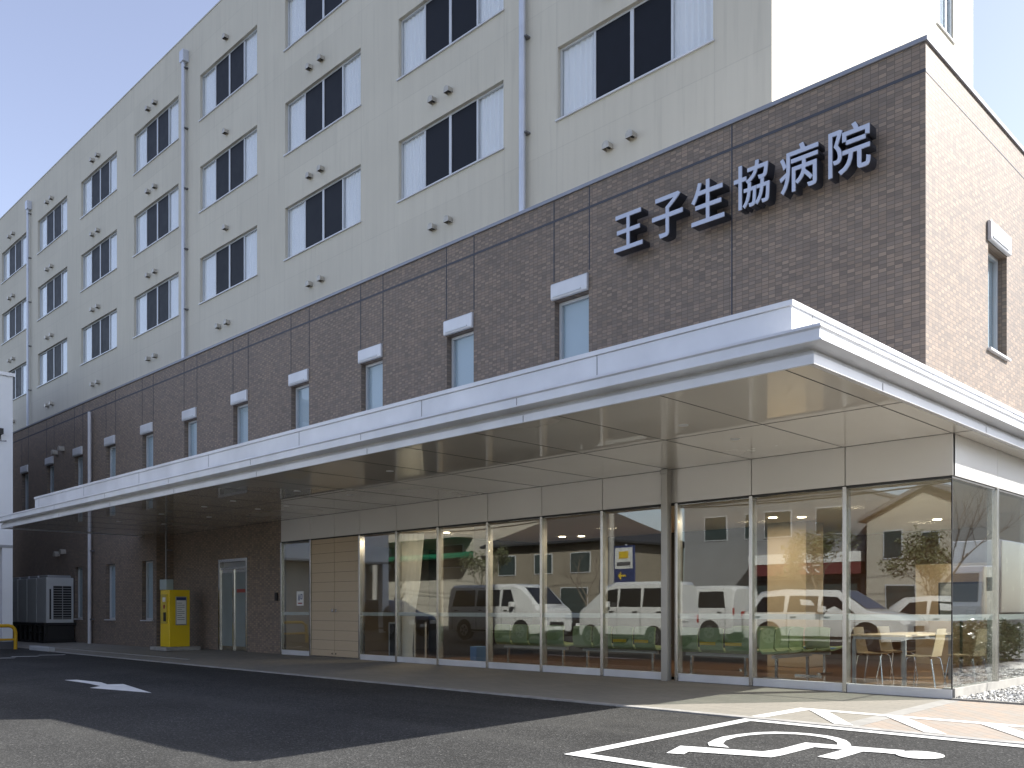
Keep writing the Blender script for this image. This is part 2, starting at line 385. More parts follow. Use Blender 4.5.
for a, b in (((-.72, -2.09), (-.02, -2.94)), ((.12, -2.06), (.86, -2.94)), ((1.05, -2.05), (1.78, -2.94)), ((2.0, -2.04), (2.7, -2.94))):
    mark('hatch_stripe', [(a[0]-.08, a[1]), (b[0]-.09, b[1]), (b[0]+.11, b[1]), (a[0]+.14, a[1])], .006)
wh = thing('wheelchair_symbol', 'white wheelchair symbol painted on the asphalt inside the disabled bay', 'road marking', (0, 0, 0))
body = [(-.41,-5.38),(-.53,-5.0),(-.24,-4.92),(.15,-4.80),(.20,-4.61),(.2,-4.15),(.45,-4.10),(.59,-4.08),(.84,-4.03),(1.0,-3.99),(1.08,-4.22),(.92,-4.22),(.77,-4.27),(.77,-4.75),(.60,-4.73),(.61,-4.28),(.37,-4.32),(.36,-4.86),(.34,-5.0),(.10,-5.07),(-.31,-5.2),(-.27,-5.33)]
ring = [(-.35,-4.83),(-.44,-4.71),(-.5,-4.51),(-.53,-4.32),(-.5,-4.1),(-.43,-3.88),(-.32,-3.74),(-.16,-3.66),(0.0,-3.63),(.16,-3.65),(.30,-3.71),(.41,-3.8),(.5,-3.92),(.58,-4.065),(.46,-4.085),(.41,-3.97),(.32,-3.86),(.2,-3.78),(.05,-3.745),(-.1,-3.76),(-.23,-3.83),(-.33,-3.95),(-.395,-4.1),(-.42,-4.28),(-.39,-4.5),(-.31,-4.67),(-.16,-4.81)]
head = [(1.18+.19*math.cos(t)*.95, -4.13+.19*math.sin(t)) for t in [2*math.pi*i/20 for i in range(20)]]
for nm, pts, dz in (('symbol_body', body, -.003), ('symbol_wheel', ring, -.004), ('symbol_head', head, -.002)):
    mb = MB(); mb.add([(x, y, gz(y)+dz) for x, y in pts], [tuple(range(len(pts)))]); o = mb.build(nm, PAINT, wh); o.modifiers.new('t', 'TRIANGULATE')
flat('direction_arrow', [(-12.36,-6.09),(-12.23,-5.93),(-11.37,-5.85),(-10.89,-5.93),(-10.73,-5.74),(-8.93,-6.05),(-10.49,-6.35),(-10.68,-6.12),(-11.3,-6.07)],
     'white direction arrow painted on the shaded asphalt', 'road marking', dz=-.005)
for i, (x0, y0) in enumerate([(-20.1, -4.6), (-20.33, -4.0), (-20.37, -3.36)]):
    flat('dashed_line_mark', strip_poly((x0, y0), (x0-.42, y0-.5), .14), ['worn white dash on the asphalt at the left edge, farthest from the kerb stone', 'worn white dash on the asphalt, middle one of the three', 'worn white dash on the asphalt nearest the kerb stone'][i], 'road marking', 'worn dashes at the far left', dz=-.005)

# ------------------------------------------------------------------ hospital
H = thing('hospital_building', 'hospital with brown tiled lower storeys, beige ward block and white canopy over a glass front', 'building', (0, 0, 0))
YB = -.5; XR = -.13; TOP = 7.88
def wall(mb, axis, plane, u0, u1, v0, v1, holes, depth):
    def P(u, v, d): return (u, plane+d, v) if axis == 'y' else (plane-d, u, v)
    us = sorted({u0, u1, *[h[0] for h in holes], *[h[1] for h in holes]}); us = [u for u in us if u0 <= u <= u1]
    vs = sorted({v0, v1, *[h[2] for h in holes], *[h[3] for h in holes]}); vs = [v for v in vs if v0 <= v <= v1]
    for i in range(len(us)-1):
        for j in range(len(vs)-1):
            uc = (us[i]+us[i+1])/2; vc = (vs[j]+vs[j+1])/2
            if any(h[0] < uc < h[1] and h[2] < vc < h[3] for h in holes): continue
            mb.add([P(us[i], vs[j], 0), P(us[i+1], vs[j], 0), P(us[i+1], vs[j+1], 0), P(us[i], vs[j+1], 0)], [(0, 1, 2, 3)])
    for a, b, c, d in holes:
        for q in ([(a,c),(a,d)], [(b,c),(b,d)], [(a,c),(b,c)], [(a,d),(b,d)]):
            (p, r), (s, t) = q
            mb.add([P(p, r, 0), P(s, t, 0), P(s, t, depth), P(p, r, depth)], [(0, 1, 2, 3)])
bw_right = [-5.37-2.725*k for k in range(12)]
upper = [(x-.74, x, 4.67, 6.2) for x in bw_right]
lower = [(bw_right[k]-.74+.0, bw_right[k], .78, 2.5) for k in (6, 7, 8)]
lower = [(a-.02, b-.02, c, d) for a, b, c, d in lower]
mb = MB()
wall(mb, 'y', YB, -40, -21.5, -.3, TOP, [h for h in upper if h[1] < -21.5]+lower, .25)
wall(mb, 'y', YB, -21.5, XR, 3.3, TOP, [h for h in upper if h[0] > -21.5], .25)
wall(mb, 'x', -21.5, YB, 0, -.2, 3.3, [], 0)
rh = (1.72, 2.52, 4.67, 6.12)
wall(mb, 'x', XR, YB, 30, 3.3, TOP, [rh], .25)
# parapet inner faces and roof slab
mb.add([(-40, YB+.35, 7.4), (XR-.35, YB+.35, 7.4), (XR-.35, YB+.35, TOP-.01), (-40, YB+.35, TOP-.01)], [(0, 1, 2, 3)])
mb.add([(XR-.35, YB+.35, 7.4), (XR-.35, 30, 7.4), (XR-.35, 30, TOP-.01), (XR-.35, YB+.35, TOP-.01)], [(0, 1, 2, 3)])
mb.build('brick_wall', BRICK, H)
mb = MB(); wall(mb, 'y', 0, -21.5, -15.56, -.1, 3.3, [(-18.74, -17.2, -.1, 2.42)], .12)
mb.build('entrance_brick_wall', BRICK, H)
mb = MB(); mb.box(-40, XR-.36, YB+.36, 30, 7.3, 7.4); mb.build('roof', KERB, H)
mb = MB(); mb.box(-40, XR-.26, .14, 30, 3.33, 3.45); mb.build('floor_slab', KERB, H)
mb = MB(); mb.box(-40, XR+.03, YB-.03, YB+.38, TOP-.005, TOP+.055); mb.box(XR-.38, XR+.03, YB+.38, 30, TOP-.005, TOP+.055)
mb.build('parapet_coping', ALU2, H, bevel=.006)
mb = MB()
mb.box(-40, XR+.004, YB-.004, YB, 7.515, 7.555)
mb.box(XR, XR+.004, YB, 30, 7.515, 7.53)
for x in [u for h in upper for u in (h[0]-.012, h[1]+.012)]+[-2.76]:
    mb.box(x-.010, x+.010, YB-.005, YB+.001, 3.5 if False else (6.53 if any(abs(x-(h[0]-.012)) < .01 or abs(x-(h[1]+.012)) < .01 for h in upper) else 3.9), TOP-.01)
mb.build('expansion_joint', SEAMB, H)

def small_window(x0, x1, z0, z1, axis, plane, box=True, parent=H):
    """narrow window: frame, pane, blind, sill and a shutter box above"""
    def bx(m, u0, u1, d0, d1, v0, v1):
        if axis == 'y': m.box(u0, u1, plane+d0, plane+d1, v0, v1)
        else: m.box(plane-d1, plane-d0, u0, u1, v0, v1)
    f = MB(); t = .05
    bx(f, x0+.003, x0+t, .115, .175, z0+.003, z1-.003); bx(f, x1-t, x1-.003, .115, .175, z0+.003, z1-.003)
    bx(f, x0+t, x1-t, .115, .175, z1-t, z1-.003); bx(f, x0+t, x1-t, .115, .175, z0+.003, z0+t)
    o = f.build('window', WHITEF, parent)
    g = MB(); bx(g, x0+t, x1-t, .135, .143, z0+t, z1-t); g.build('pane', GLASS_UP, o)
    b = MB(); bx(b, x0+.01, x1-.01, .178, .188, z0, z1); b.build('blind', BLIND, o)
    s = MB(); bx(s, x0-.03, x1+.03, -.05, .115, z0-.035, z0-.002); s.build('sill', ALU, o, bevel=.004)
    if box:
        b = MB()
        pf = [(-.004, 0), (-.045, .004), (-.058, .025), (-.058, .245), (-.05, .27), (-.004, .275)]
        if axis == 'y': b.prism([(plane+a, z1+.01+c) for a, c in pf], x0-.04, x1+.005, 'x')
        else:
            b.prism([(plane-a, z1+.01+c) for a, c in pf], x0-.04, x1+.02, 'y')
        bb = b.build('shutter_box', ALU, o, bevel=.008)
        l = MB(); bx(l, x0+.02, x1-.12, -.07, -.058, z1+.05, z1+.075); l.build('shutter_rail', WHITEF, o)
for h in upper+lower: small_window(*h, 'y', YB, box=h[3] > 5)
small_window(rh[0], rh[1], rh[2], rh[3], 'x', XR)

# ward block
WY = 4.74; WX = -5.05; WT = 24.0
cols = [-10.78-6.26*k for k in range(9)]
rows = [13.0, 16.57, 20.14]
holes = [(x, x+4.38, z, z+1.77) for x in cols for z in rows]
mb = MB(); wall(mb, 'y', WY, -68, WX, 7.2, WT, holes, .21)
rwin = (13.5, 14.7, 16.75, 18.4)
wall(mb, 'x', WX, WY, 16.25, 7.2, WT, [rwin, (13.5, 14.7, 20.3, 21.95), (13.5, 14.7, 9.5, 11)], .13)
mb.add([(-68, 16.25, 7.2), (WX, 16.25, 7.2), (WX, 16.25, WT), (-68, 16.25, WT)], [(3, 2, 1, 0)])
mb.build('ward_wall', BEIGE, H)
mb = MB(); mb.box(-68, WX+.02, WY-.02, WY+.3, WT, WT+.05); mb.box(WX-.3, WX+.02, WY+.3, 16.25, WT, WT+.05); mb.build('ward_coping', pm('ward_coping', (.60, .58, .52), .6), H)
mb = MB(); mb.box(-68, WX-.3, WY+.3, 16.2, WT-.6, WT-.5); mb.build('ward_roof', KERB, H)
def curtain_mesh(x0, x1, z0, z1, y, amp, per, seed):
    r2 = random.Random(seed); n = max(8, int((x1-x0)/.03)); vs = []; fs = []; ph = r2.random()*6
    for i in range(n+1):
        x = x0+(x1-x0)*i/n; d = amp*math.sin(2*math.pi*(x-x0)/per+ph+.8*math.sin((x-x0)*5+ph))
        vs += [(x, y+d*.6, z1), (x, y+d, z0)]
    for i in range(n): fs.append((2*i, 2*i+2, 2*i+3, 2*i+1))
    m = MB(); m.add(vs, fs); return m
def ward_window(x0, z0, seed):
    W = 4.38; Hh = 1.77; x1 = x0+W; z1 = z0+Hh; y = WY+.05
    f = MB(); t = .055
    f.box(x0+.003, x0+t, y+.05, y+.125, z0+.003, z1-.003); f.box(x1-t, x1-.003, y+.05, y+.125, z0+.003, z1-.003)
    f.box(x0+t, x1-t, y+.05, y+.125, z1-t, z1-.003); f.box(x0+t, x1-t, y+.05, y+.125, z0+.003, z0+t)
    q = W/4
    f.box(x0+q-.03, x0+q+.03, y+.045, y+.12, z0+t, z1-t); f.box(x0+3*q-.03, x0+3*q+.03, y+.045, y+.12, z0+t, z1-t)
    f.box(x0+2*q-.05, x0+2*q+.05, y+.04, y+.12, z0+t, z1-t)
    o = f.build('window', WHITEF, H)
    g = MB(); g.box(x0+t, x0+q-.03, y+.08, y+.088, z0+t, z1-t); g.build('pane', GLASS_UP, o)
    g = MB(); g.box(x0+3*q+.03, x1-t, y+.08, y+.088, z0+t, z1-t); g.build('pane', GLASS_UP, o)
    for a, b in ((x0+q+.03, x0+2*q-.05), (x0+2*q+.05, x0+3*q-.03)):
        s = MB(); s.box(a, b, y+.062, y+.07, z0+t, z1-t); s.build('insect_screen', SCREEN, o)
    for a, b, sd in ((x0+.02, x0+q+.05+rnd.uniform(-.02, .12), 1), (x0+3*q-.05-rnd.uniform(-.02, .1), x1-.02, 2)):
        curtain_mesh(a, b, z0+.02, z1-.02, y+.125, .028, .17, seed*7+sd).build('curtain', LACE, o, smooth=True)
    s = MB(); s.box(x0-.04, x1+.04, WY-.05, WY+.17, z0-.04, z0-.002); s.build('sill', ALU, o)
    d = MB(); d.box(x0-.02, x1+.02, y+.45, y+.47, z0-.05, z1+.05); d.build('dark_room_board', DARK, o)  # dark board standing in for the unlit depth behind the window
sd = 0
for x in cols:
    for z in rows: sd += 1; ward_window(x, z, sd)
# end wall windows
for a, b, c, d in [rwin, (13.5, 14.7, 20.3, 21.95), (13.5, 14.7, 9.5, 11)]:
    f = MB(); X = WX
    f.box(X-.12, X-.05, a+.003, a+.06, c, d); f.box(X-.12, X-.05, b-.06, b-.003, c, d); f.box(X-.12, X-.05, a+.06, b-.06, d-.06, d-.003); f.box(X-.12, X-.05, a+.06, b-.06, c+.003, c+.06)
    f.box(X-.11, X-.04, (a+b)/2+.1, (a+b)/2+.16, c+.06, d-.06)
    o = f.build('window', WHITEF, H)
    g = MB(); g.box(X-.09, X-.082, a+.06, b-.06, c+.06, d-.06); g.build('pane', GLASS_UP, o)
    g = MB(); g.box(X-.16, X-.14, a, b, c, d); g.build('blind', BLIND, o)
    s = MB(); s.box(X-.05, X+.05, a-.04, b+.04, c-.04, c-.002); s.build('sill', ALU, o)
# vent caps
def vent(x, y, z):
    m = MB(); r = .10; n = 12
    prof = [(math.cos(R(200+a))*r, math.sin(R(200+a))*r) for a in [0]]
    arc = [(-r, -.07)] + [(math.cos(t)*r, math.sin(t)*r) for t in [math.pi-math.pi*i/n for i in range(n+1)]] + [(r, -.07)]
    vs = []
    for a, b in arc: vs += [(x+a, y, z+b), (x+a, y-.17, z+b)]
    k = len(arc)
    m.add(vs, [(2*i, 2*i+1, 2*i+3, 2*i+2) for i in range(k-1)])
    m.add([(x+a, y-.17, z+b) for a, b in arc], [tuple(range(k))])
    o = m.build('vent_cap', VENT, H)
    c = MB(); c.tube([(x, y, z+.01), (x, y-.13, z+.01)], .05, 10); c.build('duct', BLACK, o)
for i, x in enumerate(cols[:9]):
    for z in (11.75, 15.3, 18.87, 22.4):
        if i == 3 and z > 12: vent(x+2.2, WY, z)
        else: vent(x+1.62, WY, z); vent(x+2.3, WY, z)
for x, z in ((-29.6, 6.55), (-28.95, 6.6), (-29.4, 3.0), (-28.8, 3.05)): vent(x, YB, z)
# drain pipes
def pipe(x, y, z0, z1, r, mat, box=True, step=2.4, nm='drain_pipe'):
    m = MB(); m.tube([(x, y, z0), (x, y, z1)], r, 14); o = m.build(nm, mat, H, smooth=True)
    if box:
        b = MB(); b.box(x-.17, x+.17, y-.1, y+.16, z1-.35, z1+.1); b.build('rain_head', mat, o, bevel=.01)
    z = z0+.8
    while z < z1-.5:
        b = MB(); b.box(x+.02, x+r+.07, y-r*.2, y+.14, z, z+.04); b.build('bracket', PIPED, o); z += step
pipe(-11.85, WY-.14, 7.4, 23.3, .085, PIPE); pipe(-30.7, WY-.14, 7.4, 23.2, .075, PIPE); pipe(-49.5, WY-.14, 7.4, 23.2, .07, PIPE)
pipe(-26.25, YB-.12, -.05, 7.45, .055, pm('pipe_white', (.6, .6, .62), .4), box=False, step=2.2)
pipe(-20.3, -.75, 1.9, 3.24, .028, PIPED, box=False, step=5, nm='conduit')

# ---- canopy
CAN = MB()
prof = [(-.18, 3.262), (-.09, 3.232), (-.05, 3.23), (-.05, 3.315), (-.065, 3.345), (-.09, 3.365), (-.09, 3.372), (.085, 3.385), (.085, 3.40), (.055, 3.41), (.055, 3.49), (.075, 3.505), (.07, 3.53), (-.05, 3.545), (-.6, 3.56)]
path = [((-22.6, YB), (-1, 0)), ((-22.6, -4.28), (-1, -1)), ((.37, -4.28), (1, -1)), ((.37, 14), (1, 0))]
m = MB(); vs = []
for (px, py), (nx, ny) in path:
    for o_, z in prof: vs.append((px+nx*o_, py+ny*o_, z))
k = len(prof)
fs = [(i*k+j, i*k+j+1, (i+1)*k+j+1, (i+1)*k+j) for i in range(len(path)-1) for j in range(k-1)]
m.add(vs, fs)
canopy = m.build('canopy', ALU, H)
m = MB(); m.box(-22.5, .32, -4.23, YB, 3.545, 3.556); m.build('canopy_deck', ALU, canopy)
m = MB(); m.box(-22.5, .26, -4.16, -.004, 3.25, 3.28); m.box(.003, .26, -.004, 14, 3.25, 3.28); m.build('soffit', SOFFIT, canopy)
m = MB(); m.box(-20.6, -.01, -4.0, YB-.006, 3.556, 3.86); m.box(XR+.004, -.01, YB-.006, 14, 3.556, 3.86)
up = m.build('upstand', ALU, canopy)
m = MB(); m.box(-20.62, .01, -4.02, YB-.006, 3.862, 3.915); m.box(XR+.004, .01, YB-.006, 14, 3.862, 3.915); m.build('upstand_coping', ALU, canopy, bevel=.005)
for i in range(7):
    x = -2.3-3.0*i
    for q in ((x-.004, x+.004, -4.003, -3.99, 3.57, 3.86), (x-.904, x-.896, -4.338, -4.33, 3.41, 3.49), (x-.904, x-.896, -4.233, -4.22, 3.235, 3.31)):
        if q[0] > -20.6: MB().box(*q).build('panel_seam', PIPED, canopy)
for y in (-3.6, -.6, 2.4, 5.4):
    MB().box(-.02, -.007, y-.004, y+.004, 3.57, 3.86).build('panel_seam', PIPED, canopy)
    MB().box(.31, .323, y+.796, y+.804, 3.235, 3.31).build('panel_seam', PIPED, canopy)
m = MB()
xs = [0-1.375*i for i in range(17)]
for x in xs: 
    if x > -22: m.box(x-.006, x+.006, -4.2, -.01, 3.2475, 3.251)
m.box(-22.55, .3, -2.112, -2.10, 3.247, 3.2505); m.box(-22.55, .3, -.02, -.008, 3.2465, 3.25)
m.box(-.0, .3, 3.0, 3.01, 3.247, 3.2505)
m.build('soffit_seam', SEAM, canopy)
dl = [(-2.05, -2.73), (-2.08, -1.54)]+[(-2.05-1.375*j*1.5-.6, y) for j in range(1, 10) for y in (-2.75, -1.65)]
for x, y in [(-2.05, -2.73), (-2.08, -1.54), (-7.3, -3.0), (-10.2, -1.73), (-10.42, -2.73), (-12.66, -1.6), (-12.65, -2.81), (-14.0, -2.75), (-13.61, -1.73), (-15.95, -1.67), (-16.1, -2.74), (-18.4, -1.66), (-18.5, -2.74)]:
    m = MB(); m.tube([(x, y, 3.243), (x, y, 3.2555)], .06, 20)
    o = m.build('downlight', ALU, canopy); m = MB(); m.tube([(x, y, 3.233), (x, y, 3.2362)], .06, 16); m.build('downlight_lens', LAMPOFF, o) if False else None

# ---- glass front
mull = [-15.53, -14.24, -12.29, -10.99, -9.66, -8.24, -6.86, -5.49]
GT = 2.70
def mullion(x, y=0, axis='y', w=.055, mat=STEEL):
    m = MB()
    if axis == 'y': m.box(x-w/2, x+w/2, -.035, .10, 0, GT+.02)
    else: m.box(-.10, .035, y-w/2, y+w/2, .13, GT+.02)
    return m.build('mullion', mat, H, bevel=.003)
for x in mull+[-4.02, -2.74, -1.35]: mullion(x)
m = MB(); m.box(-4.215, -4.10, -.155, -.04, -.005, 3.245); po = m.build('post', POSTM, H, bevel=.006)
m = MB(); m.box(-4.228, -4.087, -.168, -.04, 3.17, 3.215); m.build('post_collar', POSTM, po, bevel=.004)
edges = mull+[-4.15, -2.74, -1.35, 0.0]
for a, b in zip(edges[:-1], edges[1:]):
    if a == -14.24: continue
    aa = a+.0275 if a != -4.15 else -3.99; bb = b-.0275 if b not in (0.0, -4.15) else (-.012 if b == 0.0 else -4.24)
    m = MB(); m.box(aa+.001, bb-.001, .0, .012, .115, GT)
    p = m.build('glass_panel', GLASS, H)
    m = MB(); m.box(aa+.003, bb-.003, .0135, .0145, .955, 1.03); m.build('safety_strip', FROST, p)
    m = MB(); m.box(aa+.002, bb-.002 if b != 0 else 0.0, -.02, .07, 0, .113); m.build('base_rail', ALU, p, bevel=.003)
# wooden doors
do = thing('dummy', None, None); bpy.data.objects.remove(do)
for i, (a, b) in enumerate(((-14.21, -13.275), (-13.265, -12.32))):
    m = MB(); m.box(a, b, -.01, .035, .03, GT); o = m.build('door', WOODD, H, bevel=.004)
    m = MB()
    for j in range(12): m.box(a+.002, b-.002, -.0115, -.0095, .22*j+.17, .22*j+.176)
    m.build('panel_groove', SEAM, o)
    hx = -13.34 if i == 0 else -13.20
    m = MB(); m.box(hx-.035, hx+.035, -.03, -.0102, 1.03, 1.10); m.build('handle', STEEL, o, bevel=.004)
    m = MB(); m.tube([(hx, -.028, .09), (hx, -.011, .09)], .02, 10); m.build('bolt', STEEL, o)
m = MB(); m.box(-14.21, -12.32, -.02, .07, -.005, .025); m.build('door_sill', STEEL, H)
# top rail + fascia panels
m = MB(); m.box(-15.56, 0.0, .0, .09, GT+.002, GT+.04); m.box(-.09, 0.0, .09, 7.9, GT+.002, GT+.04); m.build('head_rail', SEAM, H)
for a, b in zip([-15.56]+mull[1:]+[-4.15, -2.74, -1.35], mull[1:]+[-4.15, -2.74, -1.35, 0.0]):
    if abs(a+15.56) < .01 or True:
        if a == -14.24:
            m = MB(); m.box(a+.006, -13.27-.006, -.012, .06, GT+.035, 3.247); m.build('fascia_panel', PANEL, H, bevel=.002)
            a = -13.27
        m = MB(); m.box(a+.006, (b-.006) if b != 0 else 0.012, -.012, .06, GT+.035, 3.247); m.build('fascia_panel', PANEL, H, bevel=.002)
ry = [-.01, 1.66, 3.1, 4.5, 5.95, 7.4]
for a, b in zip(ry[:-1], ry[1:]):
    m = MB(); m.box(-.06, .012, max(a, -.01)+.006, b-.006, GT+.035, 3.247); m.build('fascia_panel', PANEL, H, bevel=.002)
m = MB(); m.box(-15.5, -.07, .065, .10, GT+.05, 3.33); m.box(-.10, -.065, .1, 7.4, GT+.05, 3.33); m.build('fascia_backing', SEAM, H)
for a, b in zip(ry[:-1], ry[1:]):
    mullion(0, b-.05, 'x', .06)
    m = MB(); m.box(-.012, 0, max(a, 0)+.012, b-.082, .13, GT); p = m.build('glass_panel', GLASS, H)
    m = MB(); m.box(-.0145, -.0135, max(a, 0)+.016, b-.084, .955, 1.03); m.build('safety_strip', FROST, p)
m = MB(); m.box(-.013, 0.001, -.001, .0115, .114, GT); m.build('corner_seal', BLACK, H)
m = MB(); m.box(-.12, .03, .005, 7.4, -.05, .128); m.build('plinth', BAND, H, bevel=.004)
m = MB(); m.box(-.15, XR+.13, 7.4, 30, -.2, 3.25); m.build('side_brick_wall', BRICK, H)

# ---- entrance door in the brick
m = MB(); m.box(-18.74, -18.66, -.02, .1, -.02, 2.42); m.box(-17.28, -17.2, -.02, .1, -.02, 2.42); m.box(-18.66, -17.28, -.02, .1, 2.34, 2.42); m.box(-18.66, -17.28, .0, .1, 2.14, 2.2)
fr = m.build('entrance_door', STEEL, H, bevel=.003)
m = MB(); m.box(-18.66, -18.01, .02, .03, 0, 2.14); m.box(-18.03, -17.97, .0, .05, 0, 2.14); m.box(-17.97, -17.28, .04, .05, 0, 2.14); 
m = MB()
for a, b, yy in ((-18.66, -17.99, .02), (-17.99, -17.28, .06)):
    m.box(a, a+.04, yy, yy+.035, .01, 2.14); m.box(b-.04, b, yy, yy+.035, .01, 2.14); m.box(a+.04, b-.04, yy, yy+.035, .01, .12); m.box(a+.04, b-.04, yy, yy+.035, 2.06, 2.14)
m.build('sliding_leaf', STEEL, fr)
m = MB(); m.box(-18.62, -18.03, .035, .042, .12, 2.06); m.box(-17.95, -17.32, .075, .082, .12, 2.06); m.build('pane', pm('frosted_door_glass', (.20, .235, .235), .35, var=.15, vs=1.5, spec=.6), fr)
m = MB(); m.box(-17.9, -17.4, .0705, .073, 1.53, 1.62); m.build('red_lettering_strip', RED, fr)
m = MB(); m.box(-18.66, -17.28, .1, .105, 2.2, 2.34); m.build('transom', GREYM, fr)
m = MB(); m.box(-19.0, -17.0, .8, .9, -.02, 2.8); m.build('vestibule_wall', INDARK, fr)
m = MB(); m.box(-15.80, -15.70, -.05, 0, 1.30, 1.50); m.build('intercom', BLACK, H, bevel=.01)

# ---- interior
m = MB(); m.box(-15.5, -.125, .105, 9, -.06, .0); m.build('interior_floor', WOODF, H)
m = MB(); m.box(-15.5, -.11, .11, 9, 2.745, 2.78); m.build('interior_ceiling', INCEIL, H)
m = MB(); m.box(-15.5, -.15, 8.0, 8.1, 0, 2.745); m.build('interior_wall', BROWNW, H)
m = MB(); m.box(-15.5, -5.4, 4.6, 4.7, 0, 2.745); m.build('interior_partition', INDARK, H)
m = MB(); m.box(-15.6, -15.5, .1, 8, 0, 2.745); m.build('interior_partition', INWALL, H)
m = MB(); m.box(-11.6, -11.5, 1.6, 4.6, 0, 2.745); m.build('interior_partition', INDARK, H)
m = MB(); m.box(-4.85, -4.05, 4.2, 4.9, 0, 2.745); m.build('interior_column', TAN, H, bevel=.01)
m = MB(); m.box(-1.1, -.12, 5.2, 5.8, 0, 2.745); m.build('interior_column', TAN, H, bevel=.01)
m = MB(); m.box(-3.2, -1.3, 7.2, 7.9, 0, 2.0); m.build('reception_counter', WOODD, H)
for x, y in ((-4.15, 3.15), (-3.75, 3.45), (-9.7, 3.7), (-9.3, 3.9), (-2.2, 5.6), (-10.7, 1.1)):  # last lamp is added to brighten the curtain
    m = MB(); m.tube([(x, y, 2.73), (x, y, 2.744)], .075, 16); m.build('ceiling_and_fill_lamp', LAMP, H)
for x, y, e in ((-4.6, 3.2, 11), (-2.3, 2.2, 7), (-2.5, 5.6, 9), (-7.4, 2.4, 7), (-10.7, 1.0, 14)):  # last light is added for the curtain, with no lamp known there
    l = bpy.data.lights.new('ceiling_and_fill_light', 'AREA'); l.energy = e; l.color = (1, .80, .56); l.shape = 'DISK'; l.size = .5
    o = bpy.data.objects.new('ceiling_and_fill_light', l); COL.objects.link(o); o.location = (x, y, 2.70)

# ------------------------------------------------------------------ sign
S = thing('hospital_sign', 'raised silver Japanese hospital name lettering on the brown tile wall', 'sign', (0, YB, 6.5))
text = '王子生協病院'
cx = [-4.375, -3.665, -2.985, -2.30, -1.62, -.95]
for ch, x in zip(text, cx):
    for nm, mat, y0, ex, grow in (('letter', LETS, -.165, .085, .012), ('letter_face', LETF, -.262, .008, 0)):
        c = bpy.data.curves.new(nm, 'FONT'); c.body = ch; c.size = .66; c.extrude = ex; c.align_x = 'CENTER'; c.offset = .006+grow*.3; c.resolution_u = 4
        t = bpy.data.objects.new('tmp', c); COL.objects.link(t)
        bpy.context.view_layer.update()
        dg = bpy.context.evaluated_depsgraph_get(); me = bpy.data.meshes.new_from_object(t.evaluated_get(dg))
        bpy.data.objects.remove(t)
        me.materials.clear(); me.materials.append(mat)
        # normalise to the size seen on the wall
        xs_ = [v.co.x for v in me.vertices]; ys_ = [v.co.y for v in me.vertices]
        w0 = max(xs_)-min(xs_); h0 = max(ys_)-min(ys_); sx = .535/max(w0, .5); sy = (.60 if ch != '王' else .55)/h0
        mx_ = (max(xs_)+min(xs_))/2; my_ = min(ys_)
        for v in me.vertices: v.co = Vector(((v.co.x-mx_)*sx, -v.co.z, (v.co.y-my_)*sy))
        me.name = nm
        o = bpy.data.objects.new(nm, me); COL.objects.link(o)
        if nm == 'letter': base = o; o.parent = S; o.location = (x, y0, .0 if ch != '王' else .02)
        else: o.parent = base; o.location = (0, y0+.165, 0)

# ------------------------------------------------------------------ things by the building
# ticket machine
T = thing('ticket_machine', 'yellow parking ticket machine with a notice on its side, on a concrete pad', 'ticket machine', (-19.4, -.5, gz(-.5)))
m = MB(); m.box(-.8, .22, -.75, .2, 0, .10); m.build('concrete_pad', KERB, T, bevel=.01)
m = MB(); m.box(-.55, 0, -.57, 0, .10, 1.62); m.build('cabinet', YELM, T, bevel=.012)
m = MB(); m.box(-.47, -.10, -.60, -.573, .72, 1.5); m.build('front_panel', pm('machine_front', (.55, .42, .05), .4), T)
m = MB(); m.box(-.30, -.16, -.62, -.60, 1.30, 1.42); m.build('screen', PAPER, T)
m = MB(); m.box(-.28, -.2, -.615, -.60, 1.12, 1.22); m.build('red_panel', RED, T)
m = MB(); m.box(-.26, -.14, -.62, -.60, .78, 1.02); m.build('coin_slot', BLACK, T)
m = MB(); m.box(-.53, -.12, -.60, -.40, 1.625, 1.90); m.build('top_sign', pm('sign_grey', (.35, .42, .42), .4), T, bevel=.01)
m = MB(); m.box(0, .018, -.40, -.10, .68, 1.44); nb = m.build('notice_board', GREYM, T)
m = MB(); m.box(.018, .021, -.38, -.12, .71, 1.34); m.build('notice', PAPER, nb)
m = MB(); m.box(.018, .021, -.38, -.12, 1.345, 1.42); m.build('notice_header', NAVY, nb)
m = MB()
for j in range(9):
    w = .20 if j % 3 else .13
    m.box(.0212, .0225, -.36, -.36+w, 1.26-.055*j, 1.272-.055*j)
m.build('notice_text', INK, nb)
m = MB(); m.tube([(-20.12, -.8, gz(-.8)), (-20.12, -.8, .85)], .045, 12); tag(m.build('bollard', GREYM, None, smooth=True), 'short grey post beside the yellow ticket machine', 'bollard')

